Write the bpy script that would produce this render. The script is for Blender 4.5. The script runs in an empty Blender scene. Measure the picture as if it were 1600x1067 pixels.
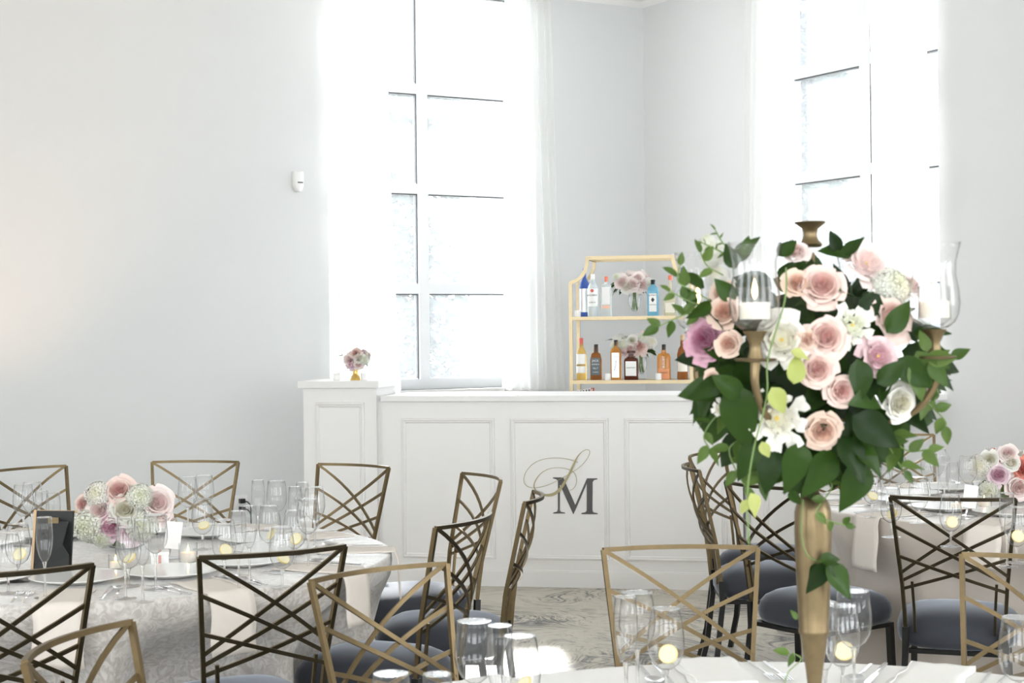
import bpy, bmesh, math, random
from mathutils import Vector, Matrix, Euler, Quaternion
random.seed(7)
R = math.radians
PI = math.pi
sc = bpy.context.scene
COL = sc.collection

# ------------------------------------------------------------------ camera
EYE = 1.45
F = 2500.0                      # focal length in pixels of the 1600 px wide frame
cam_d = bpy.data.cameras.new('camera')
cam = bpy.data.objects.new('camera', cam_d)
COL.objects.link(cam)
cam.matrix_world = (Matrix.Translation((0, 0, EYE)) @ Matrix.Rotation(R(90 - 0.24), 4, 'X')
                    @ Matrix.Rotation(R(-0.6), 4, 'Z'))
cam_d.sensor_width = 36
cam_d.lens = F / 1600 * 36
cam_d.clip_start = 0.05
cam_d.clip_end = 200
cam_d.dof.use_dof = True
cam_d.dof.focus_distance = 6.2
cam_d.dof.aperture_fstop = 11.0
sc.camera = cam
# ------------------------------------------------------------------ exposure, world, sun
sc.view_settings.view_transform = 'Standard'
sc.view_settings.look = 'None'
sc.view_settings.gamma = 1
sc.view_settings.use_curve_mapping = False
sc.view_settings.exposure = 0.85
sc.cycles.max_bounces = 12
sc.cycles.transparent_max_bounces = 24
sc.cycles.transmission_bounces = 10
sc.cycles.glossy_bounces = 5
sc.cycles.diffuse_bounces = 6
sc.cycles.sample_clamp_indirect = 8
w = bpy.data.worlds.new('sky')
sc.world = w
w.use_nodes = True
w.node_tree.nodes['Background'].inputs[0].default_value = (0.93, 0.97, 1.0, 1)
w.node_tree.nodes['Background'].inputs[1].default_value = 4.2
sun_d = bpy.data.lights.new('sun', 'SUN')
sun_d.energy = 7.0
sun_d.angle = R(1.5)
sun_d.color = (1, 0.97, 0.92)
sun = bpy.data.objects.new('sun', sun_d)
COL.objects.link(sun)
SUN_DIR = Vector((0.05, -0.85, -0.53)).normalized()
sun.rotation_euler = SUN_DIR.to_track_quat('-Z', 'Y').to_euler()

# ------------------------------------------------------------------ measuring helpers
CM = cam.matrix_world.to_3x3()
def ray(px, py):
    return CM @ Vector(((px - 800) / F, -(py - 533.5) / F, -1.0))
def PZ(px, py, z):
    d = ray(px, py); t = (z - EYE) / d.z
    return Vector((d.x * t, d.y * t, z))
def PY(px, py, y):
    d = ray(px, py); t = y / d.y
    return Vector((d.x * t, y, EYE + d.z * t))
def PP(px, py, p0, n):
    d = ray(px, py); o = Vector((0, 0, EYE)); t = (p0 - o).dot(n) / d.dot(n)
    return o + d * t

# ------------------------------------------------------------------ materials
MATS = {}
def nmat(name):
    m = bpy.data.materials.new(name); m.use_nodes = True
    return m, m.node_tree, m.node_tree.nodes['Principled BSDF']
def rgba(c): return (c[0], c[1], c[2], 1)
def mat(name, col, rough=0.5, metal=0.0, noise=0.0, nscale=20, bump=0.0, **kw):
    if name in MATS: return MATS[name]
    m, nt, b = nmat(name)
    b.inputs['Base Color'].default_value = rgba(col)
    b.inputs['Roughness'].default_value = rough
    b.inputs['Metallic'].default_value = metal
    for k, v in kw.items():
        b.inputs[k.replace('_', ' ')].default_value = v
    tc = nt.nodes.new('ShaderNodeTexCoord')
    nz = nt.nodes.new('ShaderNodeTexNoise')
    nz.inputs['Scale'].default_value = nscale
    nz.inputs['Detail'].default_value = 4
    nt.links.new(tc.outputs['Object'], nz.inputs['Vector'])
    if noise:
        mx = nt.nodes.new('ShaderNodeMix'); mx.data_type = 'RGBA'
        mx.inputs[6].default_value = rgba([max(0, c * (1 - noise)) for c in col])
        mx.inputs[7].default_value = rgba([min(1, c * (1 + noise)) for c in col])
        nt.links.new(nz.outputs['Fac'], mx.inputs[0])
        nt.links.new(mx.outputs[2], b.inputs['Base Color'])
    if bump:
        bp = nt.nodes.new('ShaderNodeBump'); bp.inputs['Strength'].default_value = bump
        bp.inputs['Distance'].default_value = 0.004
        nt.links.new(nz.outputs['Fac'], bp.inputs['Height'])
        nt.links.new(bp.outputs[0], b.inputs['Normal'])
    MATS[name] = m
    return m

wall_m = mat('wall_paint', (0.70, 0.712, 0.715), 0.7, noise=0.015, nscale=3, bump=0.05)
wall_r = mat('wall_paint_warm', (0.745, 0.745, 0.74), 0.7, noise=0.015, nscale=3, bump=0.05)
white_m = mat('white_lacquer', (0.84, 0.83, 0.82), 0.4, noise=0.02, nscale=5)
ceil_m = mat('ceiling_paint', (0.85, 0.85, 0.84), 0.8, noise=0.01)
wframe_m = mat('window_paint', (0.84, 0.855, 0.87), 0.4, noise=0.005)
plastic_m = mat('white_plastic', (0.85, 0.85, 0.84), 0.35, noise=0.01)
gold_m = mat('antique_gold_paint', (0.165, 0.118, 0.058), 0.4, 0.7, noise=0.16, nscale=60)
bronze_m = mat('dark_bronze_rear', (0.036, 0.027, 0.013), 0.36, 0.65, noise=0.2, nscale=60)  # darker tone for the rear faces of the chair backs
black_m = mat('black_paint', (0.012, 0.012, 0.012), 0.3, 0.2, noise=0.1)
brass_m = mat('brass_vase', (0.22, 0.165, 0.09), 0.40, 0.85, noise=0.22, nscale=45, bump=0.1)
shelfgold_m = mat('pale_gold_metal', (0.54, 0.435, 0.27), 0.35, 0.6, noise=0.05, nscale=30)
steel_m = mat('polished_steel', (0.78, 0.78, 0.79), 0.14, 1.0, noise=0.03)
china_m = mat('white_china', (0.86, 0.86, 0.85), 0.12, noise=0.01)
wax_m = mat('candle_wax', (0.92, 0.84, 0.74), 0.5, noise=0.02, Subsurface_Weight=0.3)
napkin_m = mat('blush_napkin', (0.74, 0.68, 0.625), 0.8, noise=0.03, nscale=50, bump=0.15)
card_m = mat('white_card', (0.88, 0.88, 0.87), 0.6, noise=0.01)
blackcard_m = mat('black_board', (0.012, 0.013, 0.014), 0.6, noise=0.1)
oak_m = mat('light_wood_edge', (0.55, 0.38, 0.22), 0.5, noise=0.15, nscale=40)
lemon_m = mat('lemon_flesh', (0.88, 0.82, 0.56), 0.35, noise=0.06, nscale=120)
rind_m = mat('lemon_rind', (0.84, 0.68, 0.26), 0.45, noise=0.05)
stem_m = mat('green_stem', (0.14, 0.22, 0.06), 0.5, noise=0.15)
darkletter_m = mat('charcoal_vinyl', (0.085, 0.08, 0.08), 0.5, noise=0.05)
goldletter_m = mat('gold_vinyl', (0.40, 0.35, 0.20), 0.4, 0.3, noise=0.05)

def velvet():
    m, nt, b = nmat('blue_grey_velvet')
    b.inputs['Base Color'].default_value = (0.030, 0.034, 0.045, 1)
    b.inputs['Roughness'].default_value = 0.8
    b.inputs['Sheen Weight'].default_value = 0.75
    b.inputs['Sheen Roughness'].default_value = 0.35
    b.inputs['Sheen Tint'].default_value = (0.75, 0.8, 0.9, 1)
    nz = nt.nodes.new('ShaderNodeTexNoise'); nz.inputs['Scale'].default_value = 120
    bp = nt.nodes.new('ShaderNodeBump'); bp.inputs['Strength'].default_value = 0.15
    bp.inputs['Distance'].default_value = 0.002
    nt.links.new(nz.outputs['Fac'], bp.inputs['Height']); nt.links.new(bp.outputs[0], b.inputs['Normal'])
    return m
velvet_m = velvet()

def thin_glass(name, tint=(0.985, 0.99, 0.99), edge=(0.50, 0.53, 0.54), gloss=0.5, rough=0.02, haze=0.0):
    m = bpy.data.materials.new(name); m.use_nodes = True
    nt = m.node_tree; nt.nodes.clear()
    out = nt.nodes.new('ShaderNodeOutputMaterial')
    tr = nt.nodes.new('ShaderNodeBsdfTransparent'); gl = nt.nodes.new('ShaderNodeBsdfGlossy')
    gl.inputs['Roughness'].default_value = rough
    lw = nt.nodes.new('ShaderNodeLayerWeight'); lw.inputs['Blend'].default_value = 0.5
    cr = nt.nodes.new('ShaderNodeValToRGB')
    cr.color_ramp.elements[0].position = 0.72; cr.color_ramp.elements[0].color = rgba(tint)
    cr.color_ramp.elements[1].position = 1.0; cr.color_ramp.elements[1].color = rgba(edge)
    nt.links.new(lw.outputs['Facing'], cr.inputs[0]); nt.links.new(cr.outputs[0], tr.inputs[0])
    fr = nt.nodes.new('ShaderNodeMath'); fr.operation = 'POWER'; fr.inputs[1].default_value = 4.0
    nt.links.new(lw.outputs['Facing'], fr.inputs[0])
    mu = nt.nodes.new('ShaderNodeMath'); mu.operation = 'MULTIPLY_ADD'; mu.inputs[1].default_value = gloss; mu.inputs[2].default_value = 0.035
    nt.links.new(fr.outputs[0], mu.inputs[0])
    mx = nt.nodes.new('ShaderNodeMixShader')
    nt.links.new(mu.outputs[0], mx.inputs[0]); nt.links.new(tr.outputs[0], mx.inputs[1]); nt.links.new(gl.outputs[0], mx.inputs[2])
    last = mx
    if haze:
        tl = nt.nodes.new('ShaderNodeBsdfTranslucent'); tl.inputs[0].default_value = (0.95, 0.97, 1, 1)
        m2 = nt.nodes.new('ShaderNodeMixShader'); m2.inputs[0].default_value = haze
        nt.links.new(mx.outputs[0], m2.inputs[1]); nt.links.new(tl.outputs[0], m2.inputs[2]); last = m2
    nt.links.new(last.outputs[0], out.inputs[0])
    return m
bowlglass_m = thin_glass('thin_clear_glass', gloss=0.8, edge=(0.3, 0.32, 0.33))
pane_m = thin_glass('window_glass', (0.97, 0.985, 1), (0.9, 0.93, 0.95), 0.3, 0.02, haze=0.10)
def solid_glass(name, col=(1, 1, 1), ior=1.45, mixt=0.35):
    m = bpy.data.materials.new(name); m.use_nodes = True
    nt = m.node_tree; nt.nodes.clear()
    out = nt.nodes.new('ShaderNodeOutputMaterial')
    g = nt.nodes.new('ShaderNodeBsdfGlass'); g.inputs['Color'].default_value = rgba(col); g.inputs['IOR'].default_value = ior
    g.inputs['Roughness'].default_value = 0.01
    tr = nt.nodes.new('ShaderNodeBsdfTransparent'); tr.inputs[0].default_value = rgba(col)
    mx = nt.nodes.new('ShaderNodeMixShader'); mx.inputs[0].default_value = mixt
    nt.links.new(g.outputs[0], mx.inputs[1]); nt.links.new(tr.outputs[0], mx.inputs[2]); nt.links.new(mx.outputs[0], out.inputs[0])
    return m
solidglass_m = solid_glass('solid_clear_glass')
stemglass_m = thin_glass('blown_clear_glass', (0.99, 0.99, 0.99), (0.22, 0.24, 0.25), 0.75)
water_m = solid_glass('water', (0.97, 0.98, 0.97), 1.33, 0.5)
def liquid(name, col):
    m, nt, b = nmat(name)
    b.inputs['Base Color'].default_value = rgba(col)
    b.inputs['Roughness'].default_value = 0.05
    b.inputs['Transmission Weight'].default_value = 0.55
    b.inputs['IOR'].default_value = 1.3
    return m
amber_m = liquid('amber_spirit', (0.80, 0.36, 0.08)); honey_m = liquid('honey_spirit', (0.92, 0.66, 0.22))
brown_m = liquid('brown_spirit', (0.42, 0.16, 0.05)); darkb_m = liquid('dark_brown_spirit', (0.16, 0.045, 0.025))
aqua_m = liquid('aqua_glass', (0.30, 0.66, 0.86)); clearb_m = liquid('clear_bottle', (0.86, 0.92, 0.92)); blue_m = liquid('blue_glass', (0.10, 0.20, 0.62))
palebottle_m = liquid('pale_gold_bottle', (0.85, 0.80, 0.60))

def sheer():
    m = bpy.data.materials.new('sheer_voile'); m.use_nodes = True
    nt = m.node_tree; nt.nodes.clear()
    out = nt.nodes.new('ShaderNodeOutputMaterial')
    tr = nt.nodes.new('ShaderNodeBsdfTransparent'); tl = nt.nodes.new('ShaderNodeBsdfTranslucent'); df = nt.nodes.new('ShaderNodeBsdfDiffuse')
    tl.inputs[0].default_value = (0.95, 0.95, 0.94, 1); df.inputs[0].default_value = (0.92, 0.92, 0.91, 1)
    a = nt.nodes.new('ShaderNodeMixShader'); a.inputs[0].default_value = 0.3
    nt.links.new(tl.outputs[0], a.inputs[1]); nt.links.new(df.outputs[0], a.inputs[2])
    b = nt.nodes.new('ShaderNodeMixShader')
    wv = nt.nodes.new('ShaderNodeTexNoise'); wv.inputs['Scale'].default_value = 300
    mr = nt.nodes.new('ShaderNodeMapRange'); mr.inputs[3].default_value = 0.72; mr.inputs[4].default_value = 0.9
    nt.links.new(wv.outputs['Fac'], mr.inputs[0]); nt.links.new(mr.outputs[0], b.inputs[0])
    nt.links.new(tr.outputs[0], b.inputs[1]); nt.links.new(a.outputs[0], b.inputs[2]); nt.links.new(b.outputs[0], out.inputs[0])
    return m
sheer_m = sheer()

def damask():
    m, nt, b = nmat('grey_damask_cloth')
    tc = nt.nodes.new('ShaderNodeTexCoord')
    n1 = nt.nodes.new('ShaderNodeTexNoise'); n1.inputs['Scale'].default_value = 30; n1.inputs['Detail'].default_value = 6; n1.inputs['Distortion'].default_value = 2.2
    nt.links.new(tc.outputs['Object'], n1.inputs['Vector'])
    cr = nt.nodes.new('ShaderNodeValToRGB')
    cr.color_ramp.elements[0].position = 0.40; cr.color_ramp.elements[0].color = (0.49, 0.455, 0.42, 1)
    cr.color_ramp.elements[1].position = 0.60; cr.color_ramp.elements[1].color = (0.68, 0.65, 0.62, 1)
    nt.links.new(n1.outputs['Fac'], cr.inputs[0]); nt.links.new(cr.outputs[0], b.inputs['Base Color'])
    b.inputs['Roughness'].default_value = 0.38
    b.inputs['Sheen Weight'].default_value = 0.5
    bp = nt.nodes.new('ShaderNodeBump'); bp.inputs['Strength'].default_value = 0.1; bp.inputs['Distance'].default_value = 0.002
    nt.links.new(n1.outputs['Fac'], bp.inputs['Height']); nt.links.new(bp.outputs[0], b.inputs['Normal'])
    return m
damask_m = damask()
satin_m = mat('beige_satin_cloth', (0.58, 0.52, 0.465), 0.34, noise=0.03, nscale=40, Sheen_Weight=0.5)
linen_m = mat('white_linen_cloth', (0.84, 0.83, 0.82), 0.6, noise=0.02, nscale=40)

siding_m_ = mat('eave_paint', (0.20, 0.20, 0.195), 0.8, noise=0.02)
def floor_mat():
    m, nt, b = nmat('burl_print_floor')
    N = nt.nodes.new; L = nt.links.new
    tc = N('ShaderNodeTexCoord')
    mp = N('ShaderNodeMapping'); mp.inputs['Rotation'].default_value = (0, 0, R(28))
    L(tc.outputs['Object'], mp.inputs[0])
    big = N('ShaderNodeTexNoise'); big.inputs['Scale'].default_value = 0.9; big.inputs['Detail'].default_value = 2
    L(mp.outputs[0], big.inputs['Vector'])
    mul = N('ShaderNodeVectorMath'); mul.operation = 'SCALE'; mul.inputs[3].default_value = 2.4
    L(big.outputs['Color'], mul.inputs[0])
    add = N('ShaderNodeVectorMath'); L(mp.outputs[0], add.inputs[0]); L(mul.outputs[0], add.inputs[1])
    mp2 = N('ShaderNodeMapping'); mp2.inputs['Scale'].default_value = (3.2, 14, 1); L(add.outputs[0], mp2.inputs[0])
    g = N('ShaderNodeTexNoise'); g.inputs['Scale'].default_value = 2.0; g.inputs['Detail'].default_value = 8; g.inputs['Roughness'].default_value = 0.68; g.inputs['Distortion'].default_value = 1.5
    L(mp2.outputs[0], g.inputs['Vector'])
    patch = N('ShaderNodeTexNoise'); patch.inputs['Scale'].default_value = 1.6; patch.inputs['Detail'].default_value = 3; L(mp.outputs[0], patch.inputs['Vector'])
    ad = N('ShaderNodeMath'); ad.operation = 'MULTIPLY_ADD'; ad.inputs[1].default_value = 0.55; L(patch.outputs['Fac'], ad.inputs[0]); L(g.outputs['Fac'], ad.inputs[2])
    cr = N('ShaderNodeValToRGB'); e = cr.color_ramp.elements
    e[0].position = 0.635; e[0].color = (0.055, 0.056, 0.058, 1)
    e[1].position = 0.82; e[1].color = (0.62, 0.575, 0.49, 1)
    x = e.new(0.685); x.color = (0.17, 0.16, 0.15, 1)
    x = e.new(0.735); x.color = (0.44, 0.405, 0.34, 1)
    L(ad.outputs[0], cr.inputs[0]); L(cr.outputs[0], b.inputs['Base Color'])
    b.inputs['Roughness'].default_value = 0.38
    return m
floor_m = floor_mat()

def petal_mat(name, inner, outer, r0=0.08, r1=0.72):
    m, nt, b = nmat(name)
    N = nt.nodes.new; L = nt.links.new
    tc = N('ShaderNodeTexCoord'); sx = N('ShaderNodeSeparateXYZ'); L(tc.outputs['Object'], sx.inputs[0])
    cx = N('ShaderNodeCombineXYZ'); L(sx.outputs[0], cx.inputs[0]); L(sx.outputs[1], cx.inputs[1])
    ln = N('ShaderNodeVectorMath'); ln.operation = 'LENGTH'; L(cx.outputs[0], ln.inputs[0])
    cr = N('ShaderNodeValToRGB'); cr.color_ramp.elements[0].position = r0; cr.color_ramp.elements[0].color = rgba([v * .78 for v in inner])
    cr.color_ramp.elements[1].position = r1; cr.color_ramp.elements[1].color = rgba([v * .82 for v in outer])
    L(ln.outputs[1], cr.inputs[0]); L(cr.outputs[0], b.inputs['Base Color'])
    b.inputs['Roughness'].default_value = 0.6
    b.inputs['Sheen Weight'].default_value = 0.2
    return m
PET = {
 'pink': petal_mat('pink_petal', (0.84, 0.46, 0.41), (0.90, 0.71, 0.64)),
 'peach': petal_mat('peach_petal', (0.80, 0.44, 0.31), (0.87, 0.67, 0.55)),
 'blush': petal_mat('blush_petal', (0.96, 0.70, 0.66), (1.0, 0.88, 0.85)),
 'white': petal_mat('white_petal', (0.80, 0.76, 0.55), (0.90, 0.88, 0.82)),
 'green_white': petal_mat('green_white_petal', (0.72, 0.74, 0.52), (0.87, 0.88, 0.79)),
 'dusty': petal_mat('dusty_pink_petal', (0.55, 0.24, 0.30), (0.80, 0.58, 0.60)),
 'mauve': petal_mat('mauve_petal', (0.42, 0.08, 0.20), (0.70, 0.40, 0.50)),
 'lilac': petal_mat('lilac_petal', (0.72, 0.30, 0.45), (0.88, 0.70, 0.77)),
 'coral': petal_mat('coral_petal', (0.62, 0.08, 0.06), (0.88, 0.30, 0.22)),
}
yellow_m = mat('yellow_stamen', (0.62, 0.45, 0.10), 0.6, noise=0.2)
def leaf_mat(name, c1, c2, rough=0.4):
    m, nt, b = nmat(name)
    N = nt.nodes.new; L = nt.links.new
    oi = N('ShaderNodeObjectInfo'); mx = N('ShaderNodeMix'); mx.data_type = 'RGBA'
    mx.inputs[6].default_value = rgba(c1); mx.inputs[7].default_value = rgba(c2)
    L(oi.outputs['Random'], mx.inputs[0]); L(mx.outputs[2], b.inputs['Base Color'])
    b.inputs['Roughness'].default_value = rough
    b.inputs['Specular IOR Level'].default_value = 0.22
    tl = N('ShaderNodeBsdfTranslucent'); L(mx.outputs[2], tl.inputs[0])
    ms = N('ShaderNodeMixShader'); ms.inputs[0].default_value = 0.25
    out = nt.nodes['Material Output']
    L(b.outputs[0], ms.inputs[1]); L(tl.outputs[0], ms.inputs[2]); L(ms.outputs[0], out.inputs[0])
    return m
leaf_m = leaf_mat('dark_leaf', (0.010, 0.027, 0.005), (0.034, 0.078, 0.010))
leaf2_m = leaf_mat('light_leaf', (0.05, 0.10, 0.018), (0.12, 0.19, 0.045))
lime_m = leaf_mat('lime_bud', (0.38, 0.44, 0.12), (0.50, 0.54, 0.20))
extleaf_m = mat('garden_leaf', (0.055, 0.075, 0.065), 0.6, noise=0.3, nscale=3)
bark_m = mat('bark', (0.28, 0.23, 0.19), 0.9, noise=0.2)
siding_m = mat('pale_siding', (0.21, 0.225, 0.24), 0.8, noise=0.03)
ledge_m = mat('ledge_paint', (0.13, 0.145, 0.17), 0.8, noise=0.03)
extground_m = mat('pale_paving', (0.55, 0.55, 0.53), 0.9, noise=0.1)
flame_m = bpy.data.materials.new('flame'); flame_m.use_nodes = True
_b = flame_m.node_tree.nodes['Principled BSDF']
_b.inputs['Emission Color'].default_value = (1, 0.62, 0.22, 1); _b.inputs['Emission Strength'].default_value = 9
_b.inputs['Base Color'].default_value = (0.9, 0.6, 0.3, 1)
petal_dusk = PET['dusty']

# ------------------------------------------------------------------ mesh helpers
class MB:
    def __init__(self): self.v = []; self.f = []; self.mi = []; self.m = Matrix.Identity(4)
    def add(self, vs, fs, mi=0):
        o = len(self.v)
        self.v += [tuple(self.m @ Vector(p)) for p in vs]
        self.f += [tuple(i + o for i in f) for f in fs]
        self.mi += ([mi] * len(fs)) if isinstance(mi, int) else list(mi)
        return self
    def box(self, a, b, mi=0):
        x0, y0, z0 = a; x1, y1, z1 = b
        vs = [(x0,y0,z0),(x1,y0,z0),(x1,y1,z0),(x0,y1,z0),(x0,y0,z1),(x1,y0,z1),(x1,y1,z1),(x0,y1,z1)]
        return self.add(vs, [(0,3,2,1),(4,5,6,7),(0,1,5,4),(1,2,6,5),(2,3,7,6),(3,0,4,7)], mi)
    def lathe(self, prof, n=20, sq=0.0, sx=1.0, sy=1.0, mi=0):
        vs = []; fs = []
        k = len(prof)
        for r, z in prof:
            for i in range(n):
                a = 2 * PI * i / n
                c, s = math.cos(a), math.sin(a)
                if sq:
                    e = 2 / (2 + 6 * sq)
                    c2 = math.copysign(abs(c) ** e, c); s2 = math.copysign(abs(s) ** e, s)
                    c, s = c2, s2
                vs.append((r * c * sx, r * s * sy, z))
        for j in range(k - 1):
            for i in range(n):
                i2 = (i + 1) % n
                fs.append((j*n+i, j*n+i2, (j+1)*n+i2, (j+1)*n+i))
        if prof[0][0] > 1e-6: fs.append(tuple(range(n - 1, -1, -1)))
        if prof[-1][0] > 1e-6: fs.append(tuple((k-1)*n + i for i in range(n)))
        return self.add(vs, fs, mi)
    def tube(self, pts, rad, n=8, mi=0):
        pts = [Vector(p) for p in pts]
        if not hasattr(rad, '__len__'): rad = [rad] * len(pts)
        vs = []; fs = []
        up = Vector((0, 0, 1))
        t0 = (pts[1] - pts[0]).normalized()
        if abs(t0.dot(up)) > 0.95: up = Vector((1, 0, 0))
        for i, p in enumerate(pts):
            t = (pts[min(i+1, len(pts)-1)] - pts[max(i-1, 0)]).normalized()
            a = t.cross(up).normalized(); b = a.cross(t).normalized(); up = b
            for j in range(n):
                an = 2 * PI * j / n
                vs.append(p + (a * math.cos(an) + b * math.sin(an)) * rad[i])
        for i in range(len(pts) - 1):
            for j in range(n):
                j2 = (j + 1) % n
                fs.append((i*n+j, i*n+j2, (i+1)*n+j2, (i+1)*n+j))
        fs.append(tuple(range(n-1, -1, -1))); fs.append(tuple((len(pts)-1)*n + j for j in range(n)))
        return self.add(vs, fs, mi)
    def ribbon(self, pts, nrm, w, d, back_mi=0):
        """box section swept along pts; nrm(i) points to the front; rear face gets back_mi"""
        pts = [Vector(p) for p in pts]; vs = []; fs = []; mi = []
        for i, p in enumerate(pts):
            t = (pts[min(i+1, len(pts)-1)] - pts[max(i-1, 0)]).normalized()
            n = nrm(i); s = t.cross(n).normalized(); n = s.cross(t).normalized()
            for a, b in ((-1, 1), (1, 1), (1, -1), (-1, -1)):
                vs.append(p + s * (a * w / 2) + n * (b * d / 2))
        for i in range(len(pts) - 1):
            for j in range(4):
                j2 = (j + 1) % 4
                fs.append((i*4+j, i*4+j2, (i+1)*4+j2, (i+1)*4+j)); mi.append(back_mi if j == 2 else 0)
        fs += [(3, 2, 1, 0), tuple((len(pts)-1)*4 + j for j in range(4))]; mi += [0, 0]
        return self.add(vs, fs, mi)
    def grid(self, fn, nu, nv, mi=0, close=False):
        vs = [fn(i / nu, j / nv) for j in range(nv + 1) for i in range(nu + 1)]
        fs = [(j*(nu+1)+i, j*(nu+1)+i+1, (j+1)*(nu+1)+i+1, (j+1)*(nu+1)+i) for j in range(nv) for i in range(nu)]
        return self.add(vs, fs, mi)
    def mesh(self, name, mats, smooth=True, recalc=True, auto=None):
        me = bpy.data.meshes.new(name)
        me.from_pydata([tuple(v) for v in self.v], [], self.f)
        for m in (mats if isinstance(mats, (list, tuple)) else [mats]): me.materials.append(m)
        me.polygons.foreach_set('material_index', self.mi)
        if recalc:
            bm = bmesh.new(); bm.from_mesh(me); bmesh.ops.remove_doubles(bm, verts=bm.verts, dist=1e-6); bmesh.ops.recalc_face_normals(bm, faces=bm.faces); bm.to_mesh(me); bm.free()
        if smooth:
            me.polygons.foreach_set('use_smooth', [True] * len(me.polygons))
            if auto: me.set_sharp_from_angle(angle=R(auto))
        me.update()
        return me
    def build(self, name, mats, parent=None, smooth=True, auto=40, recalc=True):
        return ob(name, self.mesh(name, mats, smooth, recalc, auto), parent)
def ob(name, me, parent=None, loc=None, rot=None, scale=None):
    o = bpy.data.objects.new(name, me); COL.objects.link(o)
    if parent is not None: o.parent = parent
    if loc is not None: o.location = loc
    if rot is not None: o.rotation_euler = rot
    if scale is not None: o.scale = (scale,) * 3 if not hasattr(scale, '__len__') else scale
    return o
def tag(o, label, cat, group=None, kind=None):
    o['label'] = label; o['category'] = cat
    if group: o['group'] = group
    if kind: o['kind'] = kind
    return o
def thing(name, label, cat, loc=(0, 0, 0), rz=0.0, group=None):
    o = bpy.data.objects.new(name, None); COL.objects.link(o)
    o.location = loc; o.rotation_euler = (0, 0, rz)
    o.empty_display_size = 0.05
    return tag(o, label, cat, group)
def copy_tree(o, parent=None):
    c = o.copy(); COL.objects.link(c)
    if parent is not None: c.parent = parent
    for ch in list(o.children): copy_tree(ch, c)
    return c
def struct(o, label=None):
    o['kind'] = 'structure'
    if label: o['label'] = label
    return o
def catmull(pts, n=6):
    out = []
    P_ = [pts[0]] + list(pts) + [pts[-1]]
    for i in range(1, len(P_) - 2):
        a, b, c, d = [Vector(q) for q in P_[i-1:i+3]]
        for k in range(n):
            t = k / n
            out.append(0.5 * ((2*b) + (c-a)*t + (2*a-5*b+4*c-d)*t*t + (3*b-a-3*c+d)*t*t*t))
    out.append(Vector(pts[-1]))
    return out

# ------------------------------------------------------------------ room shell
CORNER = Vector((0.995, 11.9, 0))
DL = Vector((-0.860, -0.510, 0))       # along the window wall, away from the corner
DR = Vector((0.510, -0.860, 0))        # along the right wall, away from the corner
CEIL = 3.905
WT = 0.22
def wall_frame(d, out):
    """matrix: local x along wall from corner, y outward, z up"""
    m = Matrix(((d.x, out.x, 0, CORNER.x), (d.y, out.y, 0, CORNER.y), (0, 0, 1, 0), (0, 0, 0, 1)))
    return m
ML = wall_frame(DL, -DR)               # outward of left wall = away from camera
MR = wall_frame(DR, -DL)
def wall_with_window(name, M, length, x0, x1, z0, z1, m, start):
    mb = MB()
    mb.box((start, 0, 0), (x0, WT, CEIL)).box((x1, 0, 0), (length, WT, CEIL))
    mb.box((x0, 0, 0), (x1, WT, z0)).box((x0, 0, z1), (x1, WT, CEIL))
    o = mb.build(name, m, smooth=False); o.matrix_world = M
    return struct(o)
LW = (1.04, 2.56)      # left window span along the wall
RW = (1.50, 2.96)
Z0, Z1 = 1.08, 3.89
wall_with_window('wall_back', ML, 8.6, LW[0], LW[1], Z0, Z1, wall_m, 0.0)['label'] = 'pale grey painted wall with the window behind the bar'
wall_with_window('wall_right', MR, 9.5, RW[0], RW[1], Z0, Z1, wall_r, -0.22)['label'] = 'pale grey painted right wall with a tall window'
mb = MB(); mb.box((-14, -8, -0.1), (14, 13.2, 0)); struct(mb.build('floor', floor_m, smooth=False), 'grey and beige swirling burl print floor')
# ceiling: polygon inside the two walls
mb = MB()
cp = [CORNER + Vector((0, 0.3, 0)), CORNER + DL * 8.8 + Vector((-.1, .2, 0)), Vector((-7.5, -3.0, 0)), Vector((6.5, -3.0, 0)), CORNER + DR * 9.7 + Vector((.2, 0, 0))]
n_ = len(cp)
mb.add([(p.x, p.y, CEIL) for p in cp] + [(p.x, p.y, CEIL + .12) for p in cp],
       [tuple(range(n_)), tuple(range(2*n_-1, n_-1, -1))] + [(i, (i+1) % n_, n_ + (i+1) % n_, n_ + i) for i in range(n_)])
struct(mb.build('ceiling', ceil_m, smooth=False), 'white painted ceiling')
# the rest of the room, behind the camera: tall window openings let the daylight in
def plain_wall(name, a, b, openings, m):
    a = Vector(a); b = Vector(b); d = (b - a); L_ = d.length; ang = math.atan2(d.y, d.x)
    mb = MB(); x = 0
    for o0, o1 in openings:
        mb.box((x, 0, 0), (o0, .2, CEIL)).box((o0, 0, 0), (o1, .2, .9)).box((o0, 0, CEIL - .15), (o1, .2, CEIL)); x = o1
    mb.box((x, 0, 0), (L_, .2, CEIL))
    o = mb.build(name, m, smooth=False); o.location = a; o.rotation_euler = (0, 0, ang); struct(o)
e1 = CORNER + DL * 8.6; e2 = CORNER + DR * 9.5
plain_wall('wall_left', (-7.3, -3, 0), (e1.x, e1.y, 0), [(2.5, 5.0)], wall_m)
plain_wall('wall_front', (6.3, -3, 0), (-7.3, -3, 0), [(1, 3.6), (5, 7.6), (9, 11.6)], wall_m)
plain_wall('wall_side', (e2.x, e2.y, 0), (6.3, -3, 0), [(1.5, 5)], wall_r)
# pale eave beam just outside the bar window, its lower edge seen through the top panes
a_, b_ = PY(560, 66, 11.9), PY(900, 112, 13.0)
mb = MB(); mb.ribbon([a_, b_], lambda i: Vector((0, -1, 0)), .05, .10); struct(mb.build('trim_3', siding_m_, smooth=False), 'pale eave beam seen through the top of the bar window')
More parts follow.
